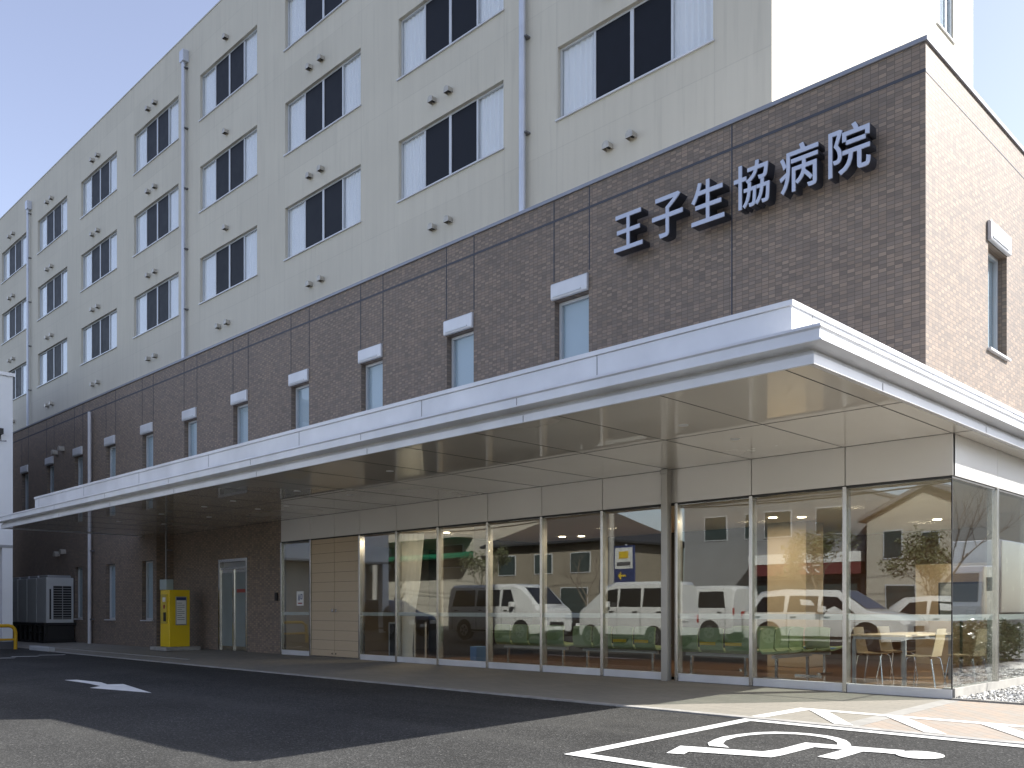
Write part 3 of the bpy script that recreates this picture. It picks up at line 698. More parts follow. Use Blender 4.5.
# air conditioning units on a rack
RK = thing('equipment_rack', 'low black steel stand under the outdoor air conditioning units', 'stand', (-27.8, -1.45, gz(-1)))
m = MB(); m.box(-5.5, .05, -.05, .95, .58, .66); m.box(-5.5, .05, -.05, .95, .0, .05); m.box(-5.5, .05, -.02, .02, .3, .36)
m.build('frame', BLACK, RK)
m = MB(); m.box(-5.4, -.0, .05, .9, .06, .56); m.build('screen_panel', BLACK, RK)
for i in range(12):
    m = MB(); m.box(-5.45+.49*i, -5.39+.49*i, -.04, .04, .05, .58); m.build('leg', BLACK, RK)
AC = thing('air_conditioner', 'white louvred outdoor air conditioning unit at the near end of the row', 'air conditioner', (-27.82, -1.42, .64), 0, 'outdoor air conditioning units in a row')
m = MB(); m.box(-.92, 0, 0, .86, .0, 1.50); m.build('casing', ACM, AC, bevel=.015)
m = MB(); m.box(-.86, -.06, .06, .80, 1.502, 1.58); m.build('fan_cowl', GREYM, AC, bevel=.02)
m = MB(); m.box(0, .012, .22, .78, .12, 1.22); lo = m.build('grille', BLACK, AC)
m = MB()
for j in range(13): m.box(.012, .03, .22, .78, .15+.082*j, .17+.082*j)
m.box(.012, .032, .49, .51, .12, 1.22); m.build('louvres', GREYM, lo)
m = MB(); m.box(0, .012, .10, .15, .12, 1.12); m.build('side_slot', BLACK, AC)
m = MB(); m.box(-.2, .002, .02, .08, -.08, 0); m.box(-.2, .002, .78, .84, -.08, 0); m.build('foot', ACM, AC)
for i in range(1, 5):
    dup(AC, (-27.82-.98*i, -1.42, .64), 0, ['', 'second outdoor air conditioning unit from the end with the louvres showing', 'third outdoor air conditioning unit in the row against the dark wall', 'fourth outdoor air conditioning unit in the row against the dark wall', 'last outdoor air conditioning unit beside the white annex'][i])

# white annex
A = thing('annex_building', 'low white clad annex at the left edge with an open ground floor', 'building', (-25.3, -3.15, 0))
m = MB(); m.box(-9, 0, -7.5, 0, 2.9, 7.95); m.build('wall', WHITEW, A)
m = MB(); m.box(-9, .05, -7.55, .05, 7.952, 8.05); m.build('coping', ALU, A)
m = MB(); m.box(-.28, -.002, -.28, -.002, .15, 2.9); m.build('column', WHITEW, A)
m = MB(); m.box(-.28, -.002, -7.5, -7.2, .15, 2.9); m.build('column', WHITEW, A)
m = MB(); m.box(-9, -1.4, -7.4, -.1, .0, 2.9); m.build('inner_wall', GREYM, A)
m = MB(); m.box(-9, .08, -7.6, .06, -.15, .148); m.build('plinth', pm('plinth_dark', (.10, .10, .105), .8), A)
m = MB(); m.box(.0, .012, -.52, -.50, 2.9, 7.95); m.box(.0, .012, -7.5, 0, 2.9, 2.98); m.build('cladding_joint', GREYM, A)
m = MB(); m.box(.02, .2, -.45, -.3, 6.2, 6.36); m.tube([(.05, -.35, 6.2), (.12, -.35, 6.0), (.1, -.2, 6.02)], .015, 6); m.build('camera_fitting', BLACK, A)
# rail
g = MB(); P = []
x = -24.6; zt = .68
pts = [(x, -3.28, gz(-3.3)), (x, -3.28, .42)]+[(x, -3.28-.18*(1-math.cos(R(a))), .42+.2*math.sin(R(a))+.0) for a in (30, 60, 90)]+[(x, -6.2, .62), (x, -6.38, .5), (x, -6.4, gz(-6.4))]
g.tube(pts, .05, 12); G = g.build('guard_rail', YELR, None, smooth=True)
tag(G, 'yellow tubular guard rail on the asphalt at the far left', 'guard rail')
g = MB(); g.tube([(x, -3.3, .22), (x, -6.38, .22)], .035, 10); g.build('lower_bar', YELR, G, smooth=True)
g = MB(); g.box(-24.0, -22.4, -3.1, -2.92, gz(-3)-.02, gz(-3)+.11); tag(g.build('kerb_stone', pm('kerb_white', (.42, .43, .43), .8), None, bevel=.02), 'pale kerb stone lying beside the yellow guard rail', 'kerb stone')

# notice on the glass
no = MB(); no.box(-14.86, -14.56, -.004, -.001, 1.18, 1.52); no = tag(no.build('paper_notice', PAPER, None), 'white A4 notice taped inside the narrow pane left of the wooden doors', 'notice')
m = MB(); m.prism([(-14.80, 1.30), (-14.765, 1.45), (-14.745, 1.45), (-14.715, 1.30), (-14.74, 1.30), (-14.757, 1.39), (-14.775, 1.30)], -.006, -.0045, 'y'); m.box(-14.69, -14.61, -.006, -.0045, 1.43, 1.45); m.box(-14.69, -14.61, -.006, -.0045, 1.33, 1.35); m.box(-14.69, -14.67, -.006, -.0045, 1.35, 1.43); m.box(-14.63, -14.61, -.006, -.0045, 1.35, 1.43); m.build('notice_text', NAVY, no)
m = MB(); m.box(-14.80, -14.62, -.006, -.0045, 1.22, 1.25); m.build('notice_line', RED, no)
# curtain
cu = MB(); n = 60; vs = []
for j, z in enumerate([2.66, 2.2, 1.6, 1.1, .7, .25, .05]):
    w = [.85, .80, .72, .58, .50, .46, .48][j]; x0 = -11.2
    for i in range(n+1):
        t = i/n; vs.append((x0+w*t, (.17+.045*math.sin(t*34+.3*math.sin(j))), z))
cu.add(vs, [(j*(n+1)+i, j*(n+1)+i+1, (j+1)*(n+1)+i+1, (j+1)*(n+1)+i) for j in range(6) for i in range(n)])
tag(cu.build('curtain', CURT, None, smooth=True), 'long cream curtain gathered behind the glass right of the wooden doors', 'curtain')
sh = thing('display_stand', 'white framed low stand behind the glass beside the curtain', 'stand', (-12.0, .55, 0))
m = MB(); m.box(0, .9, 0, .03, .05, .08); m.box(0, .9, 0, .03, .78, .81); m.box(0, .03, 0, .03, .08, .78); m.box(.87, .9, 0, .03, .08, .78); m.box(0, .03, .3, .33, 0, .81); m.box(.87, .9, .3, .33, 0, .81); m.build('frame', WHITEF, sh)
m = MB(); m.box(.031, .869, .0, .02, .081, .779); m.build('panel', INDARK, sh)

# waiting benches
def shell(x0, w):
    pr = [(0, .80), (-.025, .70), (-.03, .55), (-.005, .44), (.05, .395), (.2, .385), (.42, .41), (.48, .43)]
    th = .03; nx = 8; vs = []
    m = MB()
    P2 = []
    for i in range(nx+1):
        t = i/nx; e = abs(2*t-1)
        for (y, z) in pr:
            cut = (.02*e**4) if z > .75 else 0
            P2.append((x0+w*t, y-.02*(1-e**2), z-cut+(.02*e**3 if y > .1 else 0)))
    k = len(pr); n0 = len(P2)
    back = [(x, y+.03 if z > .45 else y, z+(.03 if z <= .45 else 0)) for x, y, z in P2]
    fs = [(i*k+j, i*k+j+1, (i+1)*k+j+1, (i+1)*k+j) for i in range(nx) for j in range(k-1)]
    fs2 = [tuple(q+n0 for q in f[::-1]) for f in fs]
    sides = []
    for j in range(k-1):
        sides += [(j, n0+j, n0+j+1, j+1), (nx*k+j, nx*k+j+1, n0+nx*k+j+1, n0+nx*k+j)]
    for i in range(nx):
        sides += [(i*k, (i+1)*k, n0+(i+1)*k, n0+i*k), (i*k+k-1, n0+i*k+k-1, n0+(i+1)*k+k-1, (i+1)*k+k-1)]
    m.add(P2+back, fs+fs2+sides); return m
def bench(n, label, loc, rz, tapes=()):
    t = thing('waiting_bench', label, 'bench', loc, rz, 'green waiting benches behind the glass')
    p = .47
    for i in range(n):
        o = shell(i*p+.02, p-.04).build('seat', GREEN, t, smooth=True)
        for (j, c) in tapes:
            if j == i:
                b = MB()
                if c == 'y': b.box(i*p+.05, i*p+.34, -.062, -.052, .52, .57); b.build('tape', YEL, o)
                else: b.box(i*p+.02, i*p+.42, .05, .4, .425, .445); b.build('pad', BLU, o)
    b = MB(); b.box(.1, n*p-.1, .16, .22, .33, .38); b.build('beam', GREYM, t)
    for x in (.2, n*p-.2):
        b = MB(); b.box(x-.02, x+.02, .17, .21, .03, .33); b.box(x-.025, x+.025, -.02, .45, 0, .03); b.build('leg', CHROME, t)
    return t
bench(4, 'green waiting bench farthest left, nearest the curtain', (-9.10, 1.0, 0), 0)
bench(4, 'green waiting bench left of the grey post with yellow tape on two seats', (-7.02, 1.0, 0), 0, ((1, 'b'), (2, 'y'), (3, 'y')))
bench(3, 'green waiting bench right of the grey post with yellow tape on its backs', (-4.72, .95, 0), 0, ((1, 'y'), (2, 'y')))
bench(3, 'green waiting bench seen from its side, facing right', (-3.22, 2.45, 0), R(-90))
bench(4, 'green waiting bench before the tan column with a blue pad on it', (-4.75, 2.75, 0), 0, ((2, 'b'), (3, 'b')))

# table and chairs
TB = thing('dining_table', 'light wood table with grey metal legs behind the corner glass', 'table', (-1.56, 2.45, 0))
m = MB(); m.box(-.41, .41, -.95, .95, .695, .725); m.build('tabletop', WOODL, TB, bevel=.008)
m = MB(); m.box(-.38, .38, -.92, .92, .655, .693); m.build('apron', GREYM, TB)
for sx in (-.37, .37):
    for sy in (-.9, .9):
        m = MB(); m.box(sx-.022, sx+.022, sy-.022, sy+.022, 0, .655); m.build('leg', GREYM, TB)
def wood_chair(label, loc, rz):
    t = thing('wooden_chair', label, 'chair', loc, rz, 'plywood chairs around the table')
    m = MB(); pr = [(-.20, .44), (.0, .425), (.17, .44), (.205, .50), (.235, .65), (.26, .82)]; W = .19
    vs = []; 
    for (y, z) in pr:
        w = W if z < .46 else W*.93
        for xx in (-w, -w*.5, 0, w*.5, w): vs.append((xx, y-(.02 if z > .46 else 0)*(abs(xx)/W), z-(.008 if z < .46 else 0)*(1-abs(xx)/W)))
    k = 5; n0 = len(vs); vs2 = [(x, y+.012, z+(-.012 if z < .46 else 0)) for x, y, z in vs]
    fs = [(i*k+j, i*k+j+1, (i+1)*k+j+1, (i+1)*k+j) for i in range(len(pr)-1) for j in range(k-1)]
    m.add(vs, fs); m.add(vs2, [f[::-1] for f in fs])
    nn = len(pr); e = []
    for i in range(nn-1): e += [(i*k, (i+1)*k, n0+(i+1)*k, n0+i*k), (i*k+4, n0+i*k+4, n0+(i+1)*k+4, (i+1)*k+4)]
    for j in range(4): e += [(j, n0+j, n0+j+1, j+1), ((nn-1)*k+j, (nn-1)*k+j+1, n0+(nn-1)*k+j+1, n0+(nn-1)*k+j)]
    m.f += e
    m.build('seat_shell', WOODL, t, smooth=True)
    for sx in (-1, 1):
        m = MB(); m.tube([(sx*.12, -.13, .415), (sx*.17, -.17, .39), (sx*.21, -.22, 0)], .010, 8); m.build('leg', CHROME, t, smooth=True)
        m = MB(); m.tube([(sx*.12, .13, .415), (sx*.17, .17, .39), (sx*.21, .24, 0)], .010, 8); m.build('leg', CHROME, t, smooth=True)
    return t
ch = wood_chair('plywood chair right of the table, its back nearest the glass corner', (-1.0, 1.75, 0), R(-90))
c2 = dup(ch, (-.62, 2.35, 0), R(-97), 'plywood chair behind the right chair, seen through the side glass')
c3 = dup(ch, (-1.87, 2.1, 0), R(90), 'plywood chair on the left side of the table')
c4 = dup(ch, (-1.85, 2.95, 0), R(84), 'plywood chair at the far left corner of the table')
BD = thing('display_screen', 'dark framed screen on a stand behind the table', 'screen', (-1.35, 4.3, 0), R(8))
m = MB(); m.box(-.35, .35, 0, .05, .95, 1.55); m.build('frame', BLACK, BD, bevel=.01)
m = MB(); m.box(-.32, .32, -.004, 0, .98, 1.52); m.build('screen', pm('screen_grey', (.18, .20, .19), .2), BD)
m = MB(); m.box(-.02, .02, .01, .05, .03, .95); m.box(-.25, .25, -.15, .2, 0, .03); m.build('stand', BLACK, BD)
m = MB(); m.box(-9.95, -9.75, 1.1, 1.4, 0, .32); tag(m.build('storage_box', BLU, None, bevel=.01), 'blue storage box on the floor behind the glass', 'box')

# ------------------------------------------------------------------ gravel and planting at the right
r3 = random.Random(3); m = MB()
octf = [(0,2,4),(2,1,4),(1,3,4),(3,0,4),(2,0,5),(1,2,5),(3,1,5),(0,3,5)]
for i in range(5200):
    x = r3.uniform(.04, 1.9); y = r3.uniform(-.06, 6.5); s = r3.uniform(.010, .026); a = r3.random()*6.28
    e = []
    for (dx, dy, dz) in ((1,0,0),(-1,0,0),(0,1,0),(0,-1,0),(0,0,1),(0,0,-1)):
        q = s*r3.uniform(.7, 1.2); X = dx*q*1.2; Y = dy*q
        e.append((x+X*math.cos(a)-Y*math.sin(a), y+X*math.sin(a)+Y*math.cos(a), .012+dz*q*.7+r3.uniform(0, .012)))
    m.add(e, octf)
def pebble_mat():
    mt, nt, b = newmat('white_pebbles'); g = N(nt, 'ShaderNodeNewGeometry')
    cr = N(nt, 'ShaderNodeValToRGB'); cr.color_ramp.elements[0].color = (.16, .16, .15, 1); cr.color_ramp.elements[1].color = (.72, .71, .67, 1); cr.color_ramp.elements[1].position = .6
    nt.links.new(g.outputs['Random Per Island'], cr.inputs[0]); nt.links.new(cr.outputs[0], b.inputs['Base Color']); b.inputs['Roughness'].default_value = .7; return mt
tag(m.build('gravel', pebble_mat()), 'bed of small white and grey pebbles beside the glass', 'gravel', kind='stuff')
m = MB(); m.box(.035, 6, -.125, -.07, -.05, .02); struct(m.build('kerb', BAND))
m = MB(); m.box(.035, 2.0, -.068, 30, -.03, .004); struct(m.build('ground', KERB)) 
def leaves(m, c, rad, n, size, r):
    for _ in range(n):
        while True:
            p = Vector((r.uniform(-1, 1), r.uniform(-1, 1), r.uniform(-1, 1)))
            if p.length < 1: break
        p = Vector((p.x*rad[0], p.y*rad[1], p.z*rad[2]))+Vector(c)
        a = Vector((r.uniform(-1, 1), r.uniform(-1, 1), r.uniform(-.4, 1))).normalized(); b = a.cross(Vector((r.random(), r.random(), r.random()-.5))).normalized()
        s = size*r.uniform(.6, 1.3)
        m.add([p-a*s, p+b*s*.45, p+a*s, p-b*s*.45], [(0, 1, 2, 3)])
for i in range(9):
    m = MB(); r = random.Random(50+i); y = 1.2+i*1.15
    for k in range(5): leaves(m, (r.uniform(-.3, .3), r.uniform(-.4, .4), r.uniform(.25, .6)), (.4, .45, .35), 330, .05, r)
    S_ = thing('shrub', 'low glossy evergreen shrub in the side planting bed', 'shrub', (2.5, y, 0), 0, 'evergreen shrubs beside the hospital'); m.build('foliage', LEAF, S_)
    s = MB()
    for k in range(5): s.tube([(0, 0, 0), (r.uniform(-.3, .3), r.uniform(-.3, .3), .5)], [.012, .005], 5)
    s.build('stem', BARK, S_)
def bare_tree(name, label, loc, h, seed, leafy=0, group=None, leaf=LEAF2):
    r = random.Random(seed); m = MB(); tips = []
    def br(p, d, l, rad, dep):
        q = p+d*l; mid = p+d*l*.5+Vector((r.uniform(-.05, .05), r.uniform(-.05, .05), 0))*l
        m.tube([p, mid, q], [rad, rad*.8, rad*.6], 6 if dep > 2 else 4, cap=False)
        if dep == 0: tips.append(q); return
        tips.append(q)
        for k in range(3 if dep > 1 else 2):
            nd = (d+Vector((r.uniform(-.7, .7), r.uniform(-.7, .7), r.uniform(-.15, .45)))).normalized()
            br(p+d*l*r.uniform(.55, 1), nd, l*r.uniform(.55, .78), rad*.52, dep-1)
    br(Vector((0, 0, 0)), Vector((0, 0, 1)), h*.38, h*.014, 5)
    t = thing(name, label, 'tree', loc, 0, group); m.build('trunk', BARK, t)
    if leafy:
        l = MB()
        for q in tips: leaves(l, q, (.28, .28, .25), leafy, .06, r)
        l.build('crown', leaf, t)
    return t
t1 = bare_tree('young_tree', 'bare young tree in the side planting bed, nearest the corner', (2.3, 3.2, 0), 3.6, 5)
t2 = bare_tree('young_tree', 'bare young tree farther along the side planting bed', (2.6, 6.2, 0), 4.2, 9)
for i, (x, y) in enumerate(((2.3, 3.2), (2.6, 6.2))):
    s = MB()
    for a in (0, 2.1, 4.2): s.tube([(x+.7*math.cos(a), y+.7*math.sin(a), 0), (x-.12*math.cos(a), y-.12*math.sin(a), 1.7)], .025, 6)
    tag(s.build('tree_stake', pm('stake_wood', (.30, .22, .14), .9)), ['wooden stakes propping the bare tree nearest the corner', 'wooden stakes propping the farther bare tree'][i], 'tree stakes')

# ------------------------------------------------------------------ vehicles across the forecourt (seen in the glass)
CW = pm('car_white', (.66, .66, .64), .25, var=.02, coat=1)
CD = pm('car_dark', (.02, .022, .03), .25, var=.02, coat=1)
CG = pm('car_glass', (.012, .014, .016), .05, coat=1)
TY = pm('tyre', (.02, .02, .02), .8); RIM = pm('rim', (.45, .45, .46), .3, .9); LIT = pm('headlight_lens', (.6, .62, .64), .08, .3, coat=1); TAIL = pm('tail_lens', (.35, .015, .01), .15, coat=1); TRIM = pm('trim_black', (.02, .02, .02), .5)
def vehicle(name, label, cat, loc, rz, L, W, st, wheels, mat, side, rearz, wr=.32, group=None, ws=None, rear=None):
    """st: stations (x, zbottom, zbelt, ztop, halfwidth, halfwidth_top). side: list of (x0,x1) windows"""
    t = thing(name, label, cat, loc, rz, group)
    m = MB(); ring = 10; vs = []
    for (x, zb, zs, zt, w, wt) in st:
        c = min(.1, (zt-zs)*.4)
        sec = [(-w*.96, zb), (-w, zb+.12), (-w, zs), (-wt, zt-c), (-wt+c*1.2, zt), (wt-c*1.2, zt), (wt, zt-c), (w, zs), (w, zb+.12), (w*.96, zb)]
        vs += [(x, a, b) for a, b in sec]
    fs = [tuple(range(ring)), tuple(range((len(st)-1)*ring, len(st)*ring))[::-1]]
    for i in range(len(st)-1):
        for j in range(ring): fs.append((i*ring+j, (i+1)*ring+j, (i+1)*ring+(j+1) % ring, i*ring+(j+1) % ring))
    m.add(vs, fs); m.build('body', mat, t, smooth=True)
    def at(x):
        for a, b in zip(st[:-1], st[1:]):
            if a[0] <= x <= b[0]:
                f = (x-a[0])/max(1e-6, b[0]-a[0]); return [p+(q-p)*f for p, q in zip(a, b)]
        return list(st[-1])
    for (x0, x1, k0, k1) in side:   # k0,k1: slant at each end
        for s in (-1, 1):
            g = MB(); V = []
            for (x, f) in ((x0-k0*0, .06), (x1, .06), (x1-k1, .86), (x0+k0, .86)):
                a = at(x); w = a[4]+(a[5]-a[4])*f; z = a[2]+(a[3]-min(.1, (a[3]-a[2])*.4)-a[2])*f
                V.append((x, s*(w+.004), z))
            V2 = [(p[0], p[1]-s*.03, p[2]) for p in V]
            g.add(V+V2, [(0, 1, 2, 3), (7, 6, 5, 4), (0, 4, 5, 1), (1, 5, 6, 2), (2, 6, 7, 3), (3, 7, 4, 0)]); g.build('window', CG, t)
    for nm, e, inset in (('windscreen', ws, .1), ('rear_window', rear, .12)):
        if not e: continue
        xa, xb = e; a = at(xa); b = at(xb)
        # points on the top skin between two stations
        sgn = 1 if nm == 'windscreen' else -1
        g = MB(); V = [(xa+.0, -a[5]+inset, a[3]), (xa, a[5]-inset, a[3]), (xb, b[5]-inset, b[3]), (xb, -b[5]+inset, b[3])]
        d = Vector((xb-xa, 0, b[3]-a[3])).normalized(); nrm = Vector((-d.z, 0, d.x)); 
        if nrm.z < 0: nrm = -nrm
        mid = [Vector(p) for p in V]; mid = [p+(Vector(((xa+xb)/2, 0, (a[3]+b[3])/2))-p)*.08 for p in mid]
        V = [tuple(p+nrm*.012) for p in mid]; V2 = [tuple(p-nrm*.03) for p in mid]
        g.add(V+V2, [(0, 1, 2, 3), (7, 6, 5, 4), (0, 4, 5, 1), (1, 5, 6, 2), (2, 6, 7, 3), (3, 7, 4, 0)]); g.build(nm, CG, t)
    for x in wheels:
        for s in (-1, 1):
            g = MB(); g.tube([(x, s*(W-.2), wr), (x, s*(W+.012), wr)], wr, 22); o = g.build('wheel', TY, t, smooth=True)
            g = MB(); g.tube([(x, s*(W-.05), wr+.02), (x, s*(W+.004), wr+.02)], wr*1.17, 22); g.build('wheel_arch', TRIM, o)
            g = MB(); g.tube([(x, s*(W+.0), wr), (x, s*(W+.02), wr)], wr*.64, 16); g.build('rim', RIM, o, smooth=True)
            g = MB()
            for k in range(5):
                a = k*1.257; g.tube([(x+wr*.2*math.cos(a), s*(W+.022), wr+wr*.2*math.sin(a)), (x+wr*.5*math.cos(a), s*(W+.022), wr+wr*.5*math.sin(a))], wr*.07, 5)
            g.build('rim_opening', TRIM, o)
    f = st[-1]; b = st[0]
    for s in (-1, 1):
        zl = f[1]+(f[3]-f[1])*.72 if f[3] < 1.1 else .85
        g = MB(); g.box(f[0]-.22, f[0]+.015, s*(f[4]-.36) if s > 0 else -f[4]-.006, f[4]+.006 if s > 0 else -(f[4]-.36), zl-.09, zl+.07); g.build('headlight', LIT, t, bevel=.02)
        g = MB(); g.box(b[0]-.012, b[0]+.12, s*(b[4]-.09) if s > 0 else -b[4]-.004, b[4]+.004 if s > 0 else -(b[4]-.09), rearz, rearz+.24); g.build('tail_light', TAIL, t, bevel=.01)
        a = at(ws[0]-.25 if ws else L*.3); g = MB(); g.box(a[0]-.1, a[0]+.06, s*(a[4]+.02) if s > 0 else -a[4]-.2, a[4]+.2 if s > 0 else -(a[4]+.02), a[2]+.02, a[2]+.2); g.build('mirror', mat, t, bevel=.02)
    g = MB(); g.box(f[0]-.05, f[0]+.02, -f[4]*.45, f[4]*.45, .52, .66); g.box(f[0]-.05, f[0]+.02, -f[4]*.55, f[4]*.55, .3, .38); g.build('grille', TRIM, t)
    g = MB(); g.box(f[0]+.02, f[0]+.03, -.165, .165, .4, .51); g.build('number_plate', PAPER, t)
    g = MB(); g.box(b[0]-.03, b[0]-.012, -.165, .165, .75, .92) if b[3] > 1.2 else g.box(b[0]-.03, b[0]-.012, -.165, .165, .6, .77); g.build('number_plate', PAPER, t)
    g = MB()
    for s in (-1, 1):
        for xx in ([q[0] for q in side]+[side[-1][1]])[:4]:
            a = at(xx); g.box(xx-.006, xx+.006, s*(a[4]+.002)-.003, s*(a[4]+.002)+.003, .35, a[2])
    g.build('door_seam', TRIM, t)
    for s in (-1, 1):
        for (x0, x1, k0, k1) in side:
            a = at((x0+x1)/2); xh = x0+.12
            g = MB(); g.box(xh, xh+.17, s*(a[4]+.012)-.012, s*(a[4]+.012)+.012, a[2]-.12, a[2]-.085); g.build('door_handle', TRIM if mat is CW else CHROME, t)
        g = MB(); g.box(wheels[0]+wr*1.2, wheels[1]-wr*1.2, s*(W+.003)-.008, s*(W+.003)+.008, .3, .36); g.build('sill_trim', TRIM, t)
    return t
one_box = lambda L, W, Ht, bt: [(-L/2, .35, bt, Ht-.1, W*.97, W*.84), (-L/2+.12, .28, bt, Ht, W, W*.88), (L/2-1.35, .26, bt, Ht, W, W*.88), (L/2-.95, .26, bt, Ht-.12, W, W*.88), (L/2-.28, .27, bt-.02, bt+.1, W*.98, W*.9), (L/2-.04, .30, bt-.14, bt-.02, W*.95, W*.85), (L/2, .35, bt-.25, bt-.14, W*.9, W*.78)]
# light van seen side on
vehicle('light_van', 'small white boxy van reflected side on in the glass just left of the grey post', 'van', (-12.6, -10.3, 0), R(180), 3.4, .74,
        one_box(3.4, .74, 1.9, 1.12), (-1.15, 1.2), CW, [(-1.55, -.75, .05, .02), (-.68, .12, .02, .02), (.18, .8, .02, .22)], .7, .28, ws=(.75, 1.4), group='vehicles parked opposite')
vehicle('minibus', 'white minibus facing right with its windscreen and grille reflected in the glass', 'minibus', (-19.2, -11.4, 0), R(0), 4.7, .85,
        one_box(4.7, .85, 1.98, 1.15), (-1.45, 1.45), CW, [(-2.1, -.9, .1, .02), (-.8, .4, .02, .02), (.5, 1.2, .02, .3)], .8, .33, ws=(1.4, 2.07), group='vehicles parked opposite')
sed = lambda L, W, Ht, bt, hood: [(-L/2, .4, bt-.1, bt+.05, W*.9, W*.78), (-L/2+.15, .28, bt, bt+.25, W, W*.86), (-L/2+.55, .24, bt, Ht-.06, W, W*.80), (-L/2+1.3, .22, bt, Ht, W, W*.8), (L/2-1.9, .22, bt, Ht-.05, W, W*.8), (L/2-1.05, .22, bt-.02, hood+.04, W*.99, W*.9), (L/2-.15, .26, bt-.22, hood-.12, W*.95, W*.85), (L/2, .32, bt-.35, hood-.25, W*.85, W*.72)]
vehicle('estate_car', 'large white estate car reflected in the glass right of the grey post, facing right', 'car', (-7.55, -12.55, 0), 0, 4.7, .87,
        sed(4.75, .87, 1.66, .98, 1.02), (-1.45, 1.35), CW, [(-2.0, -1.0, .3, .02), (-.9, .0, .02, .02), (.08, 1.05, .02, .55)], .8, .34, ws=(.47, 1.3), rear=(-2.2, -1.85), group='vehicles parked opposite')
vehicle('estate_car', 'white car parked behind the estate car, reflected near the corner of the glass', 'car', (-5.2, -16.4, 0), 0, 4.4, .84,
        sed(4.4, .84, 1.5, .92, .95), (-1.3, 1.25), CW, [(-1.75, -.9, .3, .02), (-.82, .05, .02, .02), (.12, 1.0, .02, .5)], .75, .32, ws=(.32, 1.12), rear=(-2.0, -1.65), group='vehicles parked opposite')
vehicle('people_carrier', 'white van seen from behind in the glass right of the grey post', 'van', (-14.2, -15.4, 0), R(180), 4.6, .86,
        one_box(4.6, .86, 1.88, 1.1), (-1.4, 1.4), CW, [(-2.0, -.95, .12, .02), (-.85, .3, .02, .02), (.4, 1.15, .02, .3)], .9, .33, ws=(1.35, 2.02), group='vehicles parked opposite')
for i, (x, y) in enumerate(((-26.0, -11.2), (-31.4, -11.6), (-22.5, -16.5))):
    vehicle('dark_car', ['dark car parked opposite, reflected behind the curtain', 'dark car parked farthest left, reflected beside the wooden doors', 'dark car parked in the second row behind the minibus'][i], 'car', (x, y, 0), 0, 4.4, .84,
        sed(4.4, .84, 1.5, .92, .95), (-1.3, 1.25), CD if i != 1 else CW, [(-1.75, -.9, .3, .02), (-.82, .05, .02, .02), (.12, 1.0, .02, .5)], .75, .32, ws=(.32, 1.12), rear=(-2.0, -1.65), group='vehicles parked opposite')
# truck at the right
TR = thing('delivery_truck', 'white delivery truck reflected in the side glass, facing the forecourt', 'truck', (7.2, 20.5, 0))
m = MB(); m.prism([(0, .55), (-.05, 1.2), (.12, 2.35), (.25, 2.55), (1.7, 2.6), (1.7, .55)], -1.05, 1.05, 'x'); m.build('cab', CW, TR, bevel=.05)
m = MB(); m.box(-1.1, 1.1, 1.85, 8.2, .95, 3.5); m.build('cargo_box', CW, TR, bevel=.04)
m = MB(); m.prism([(-.062, 1.35), (.085, 2.3), (.11, 2.3), (-.03, 1.35)], -.93, .93, 'x'); m.build('windscreen', CG, TR)
m = MB(); m.box(-1.06, 1.06, -.06, .02, .45, .85); m.box(-.9, .9, 1.7, 8, .7, .93); m.build('chassis', GREYM, TR)
m = MB(); m.box(-1.4, -1.15, .1, .2, 1.7, 2.15); m.build('mirror', BLACK, TR); m = MB(); m.box(1.15, 1.4, .1, .2, 1.7, 2.15); m.build('mirror', BLACK, TR)
for y in (.95, 6.6):
    for s in (-1, 1):
        m = MB(); m.tube([(s*.8, y, .45), (s*1.07, y, .45)], .45, 20); m.build('wheel', TY, TR, smooth=True)
for s in (-1, 1):
    m = MB(); m.box(s*.72-.16, s*.72+.16, -.08, -.04, .9, 1.08); m.build('headlight', LIT, TR)

# ------------------------------------------------------------------ street opposite (seen in the glass)
def house(name, label, x, y, w, d, h, rh, wall_m, roof_m, wins, hip=True, extra=None, cat='house'):
    t = thing(name, label, cat, (x, y, 0), 0, 'houses across the street'); m = MB(); m.box(-w/2, w/2, -d, 0, 0, h); m.build('wall', wall_m, t)
    if rh:
        m = MB(); o = .45; k = d/2 if hip else 0
        if hip:
            m.add([(-w/2-o, -d-o, h), (w/2+o, -d-o, h), (w/2+o, o, h), (-w/2-o, o, h), (-w/2+k*.7, -d/2, h+rh), (w/2-k*.7, -d/2, h+rh), (-w/2-o, -d-o, h-.12), (w/2+o, -d-o, h-.12), (w/2+o, o, h-.12), (-w/2-o, o, h-.12)],
                  [(0, 1, 5, 4), (1, 2, 5), (2, 3, 4, 5), (3, 0, 4), (6, 7, 8, 9), (0, 6, 7, 1), (1, 7, 8, 2), (2, 8, 9, 3), (3, 9, 6, 0)])
        else:   # gable facing the forecourt
            m.prism([(-w/2-.3, h-.1), (0, h+rh), (w/2+.3, h-.1), (w/2+.3, h+.08), (0, h+rh+.2), (-w/2-.3, h+.08)], -d-.3, .3, 'y')
            g = MB(); g.prism([(-w/2, h), (w/2, h), (0, h+rh)], -d, 0, 'y'); g.build('gable', wall_m, t)
        m.build('roof', roof_m, t)
    else:
        m = MB(); m.box(-w/2-.05, w/2+.05, -d-.05, .05, h, h+.15); m.build('roof', roof_m, t)
    for (a, b, c, e) in wins:
        m = MB(); m.box(a-.05, b+.05, .0, .04, c-.05, e+.05); f = m.build('window', WHITEF, t)
        m = MB(); m.box(a, b, .04, .046, c, e); m.build('pane', HG, f)
    return t
HG = pm('house_glass', (.05, .07, .07), .1, coat=1); HGG = pm('house_shutter_green', (.22, .33, .22), .6)
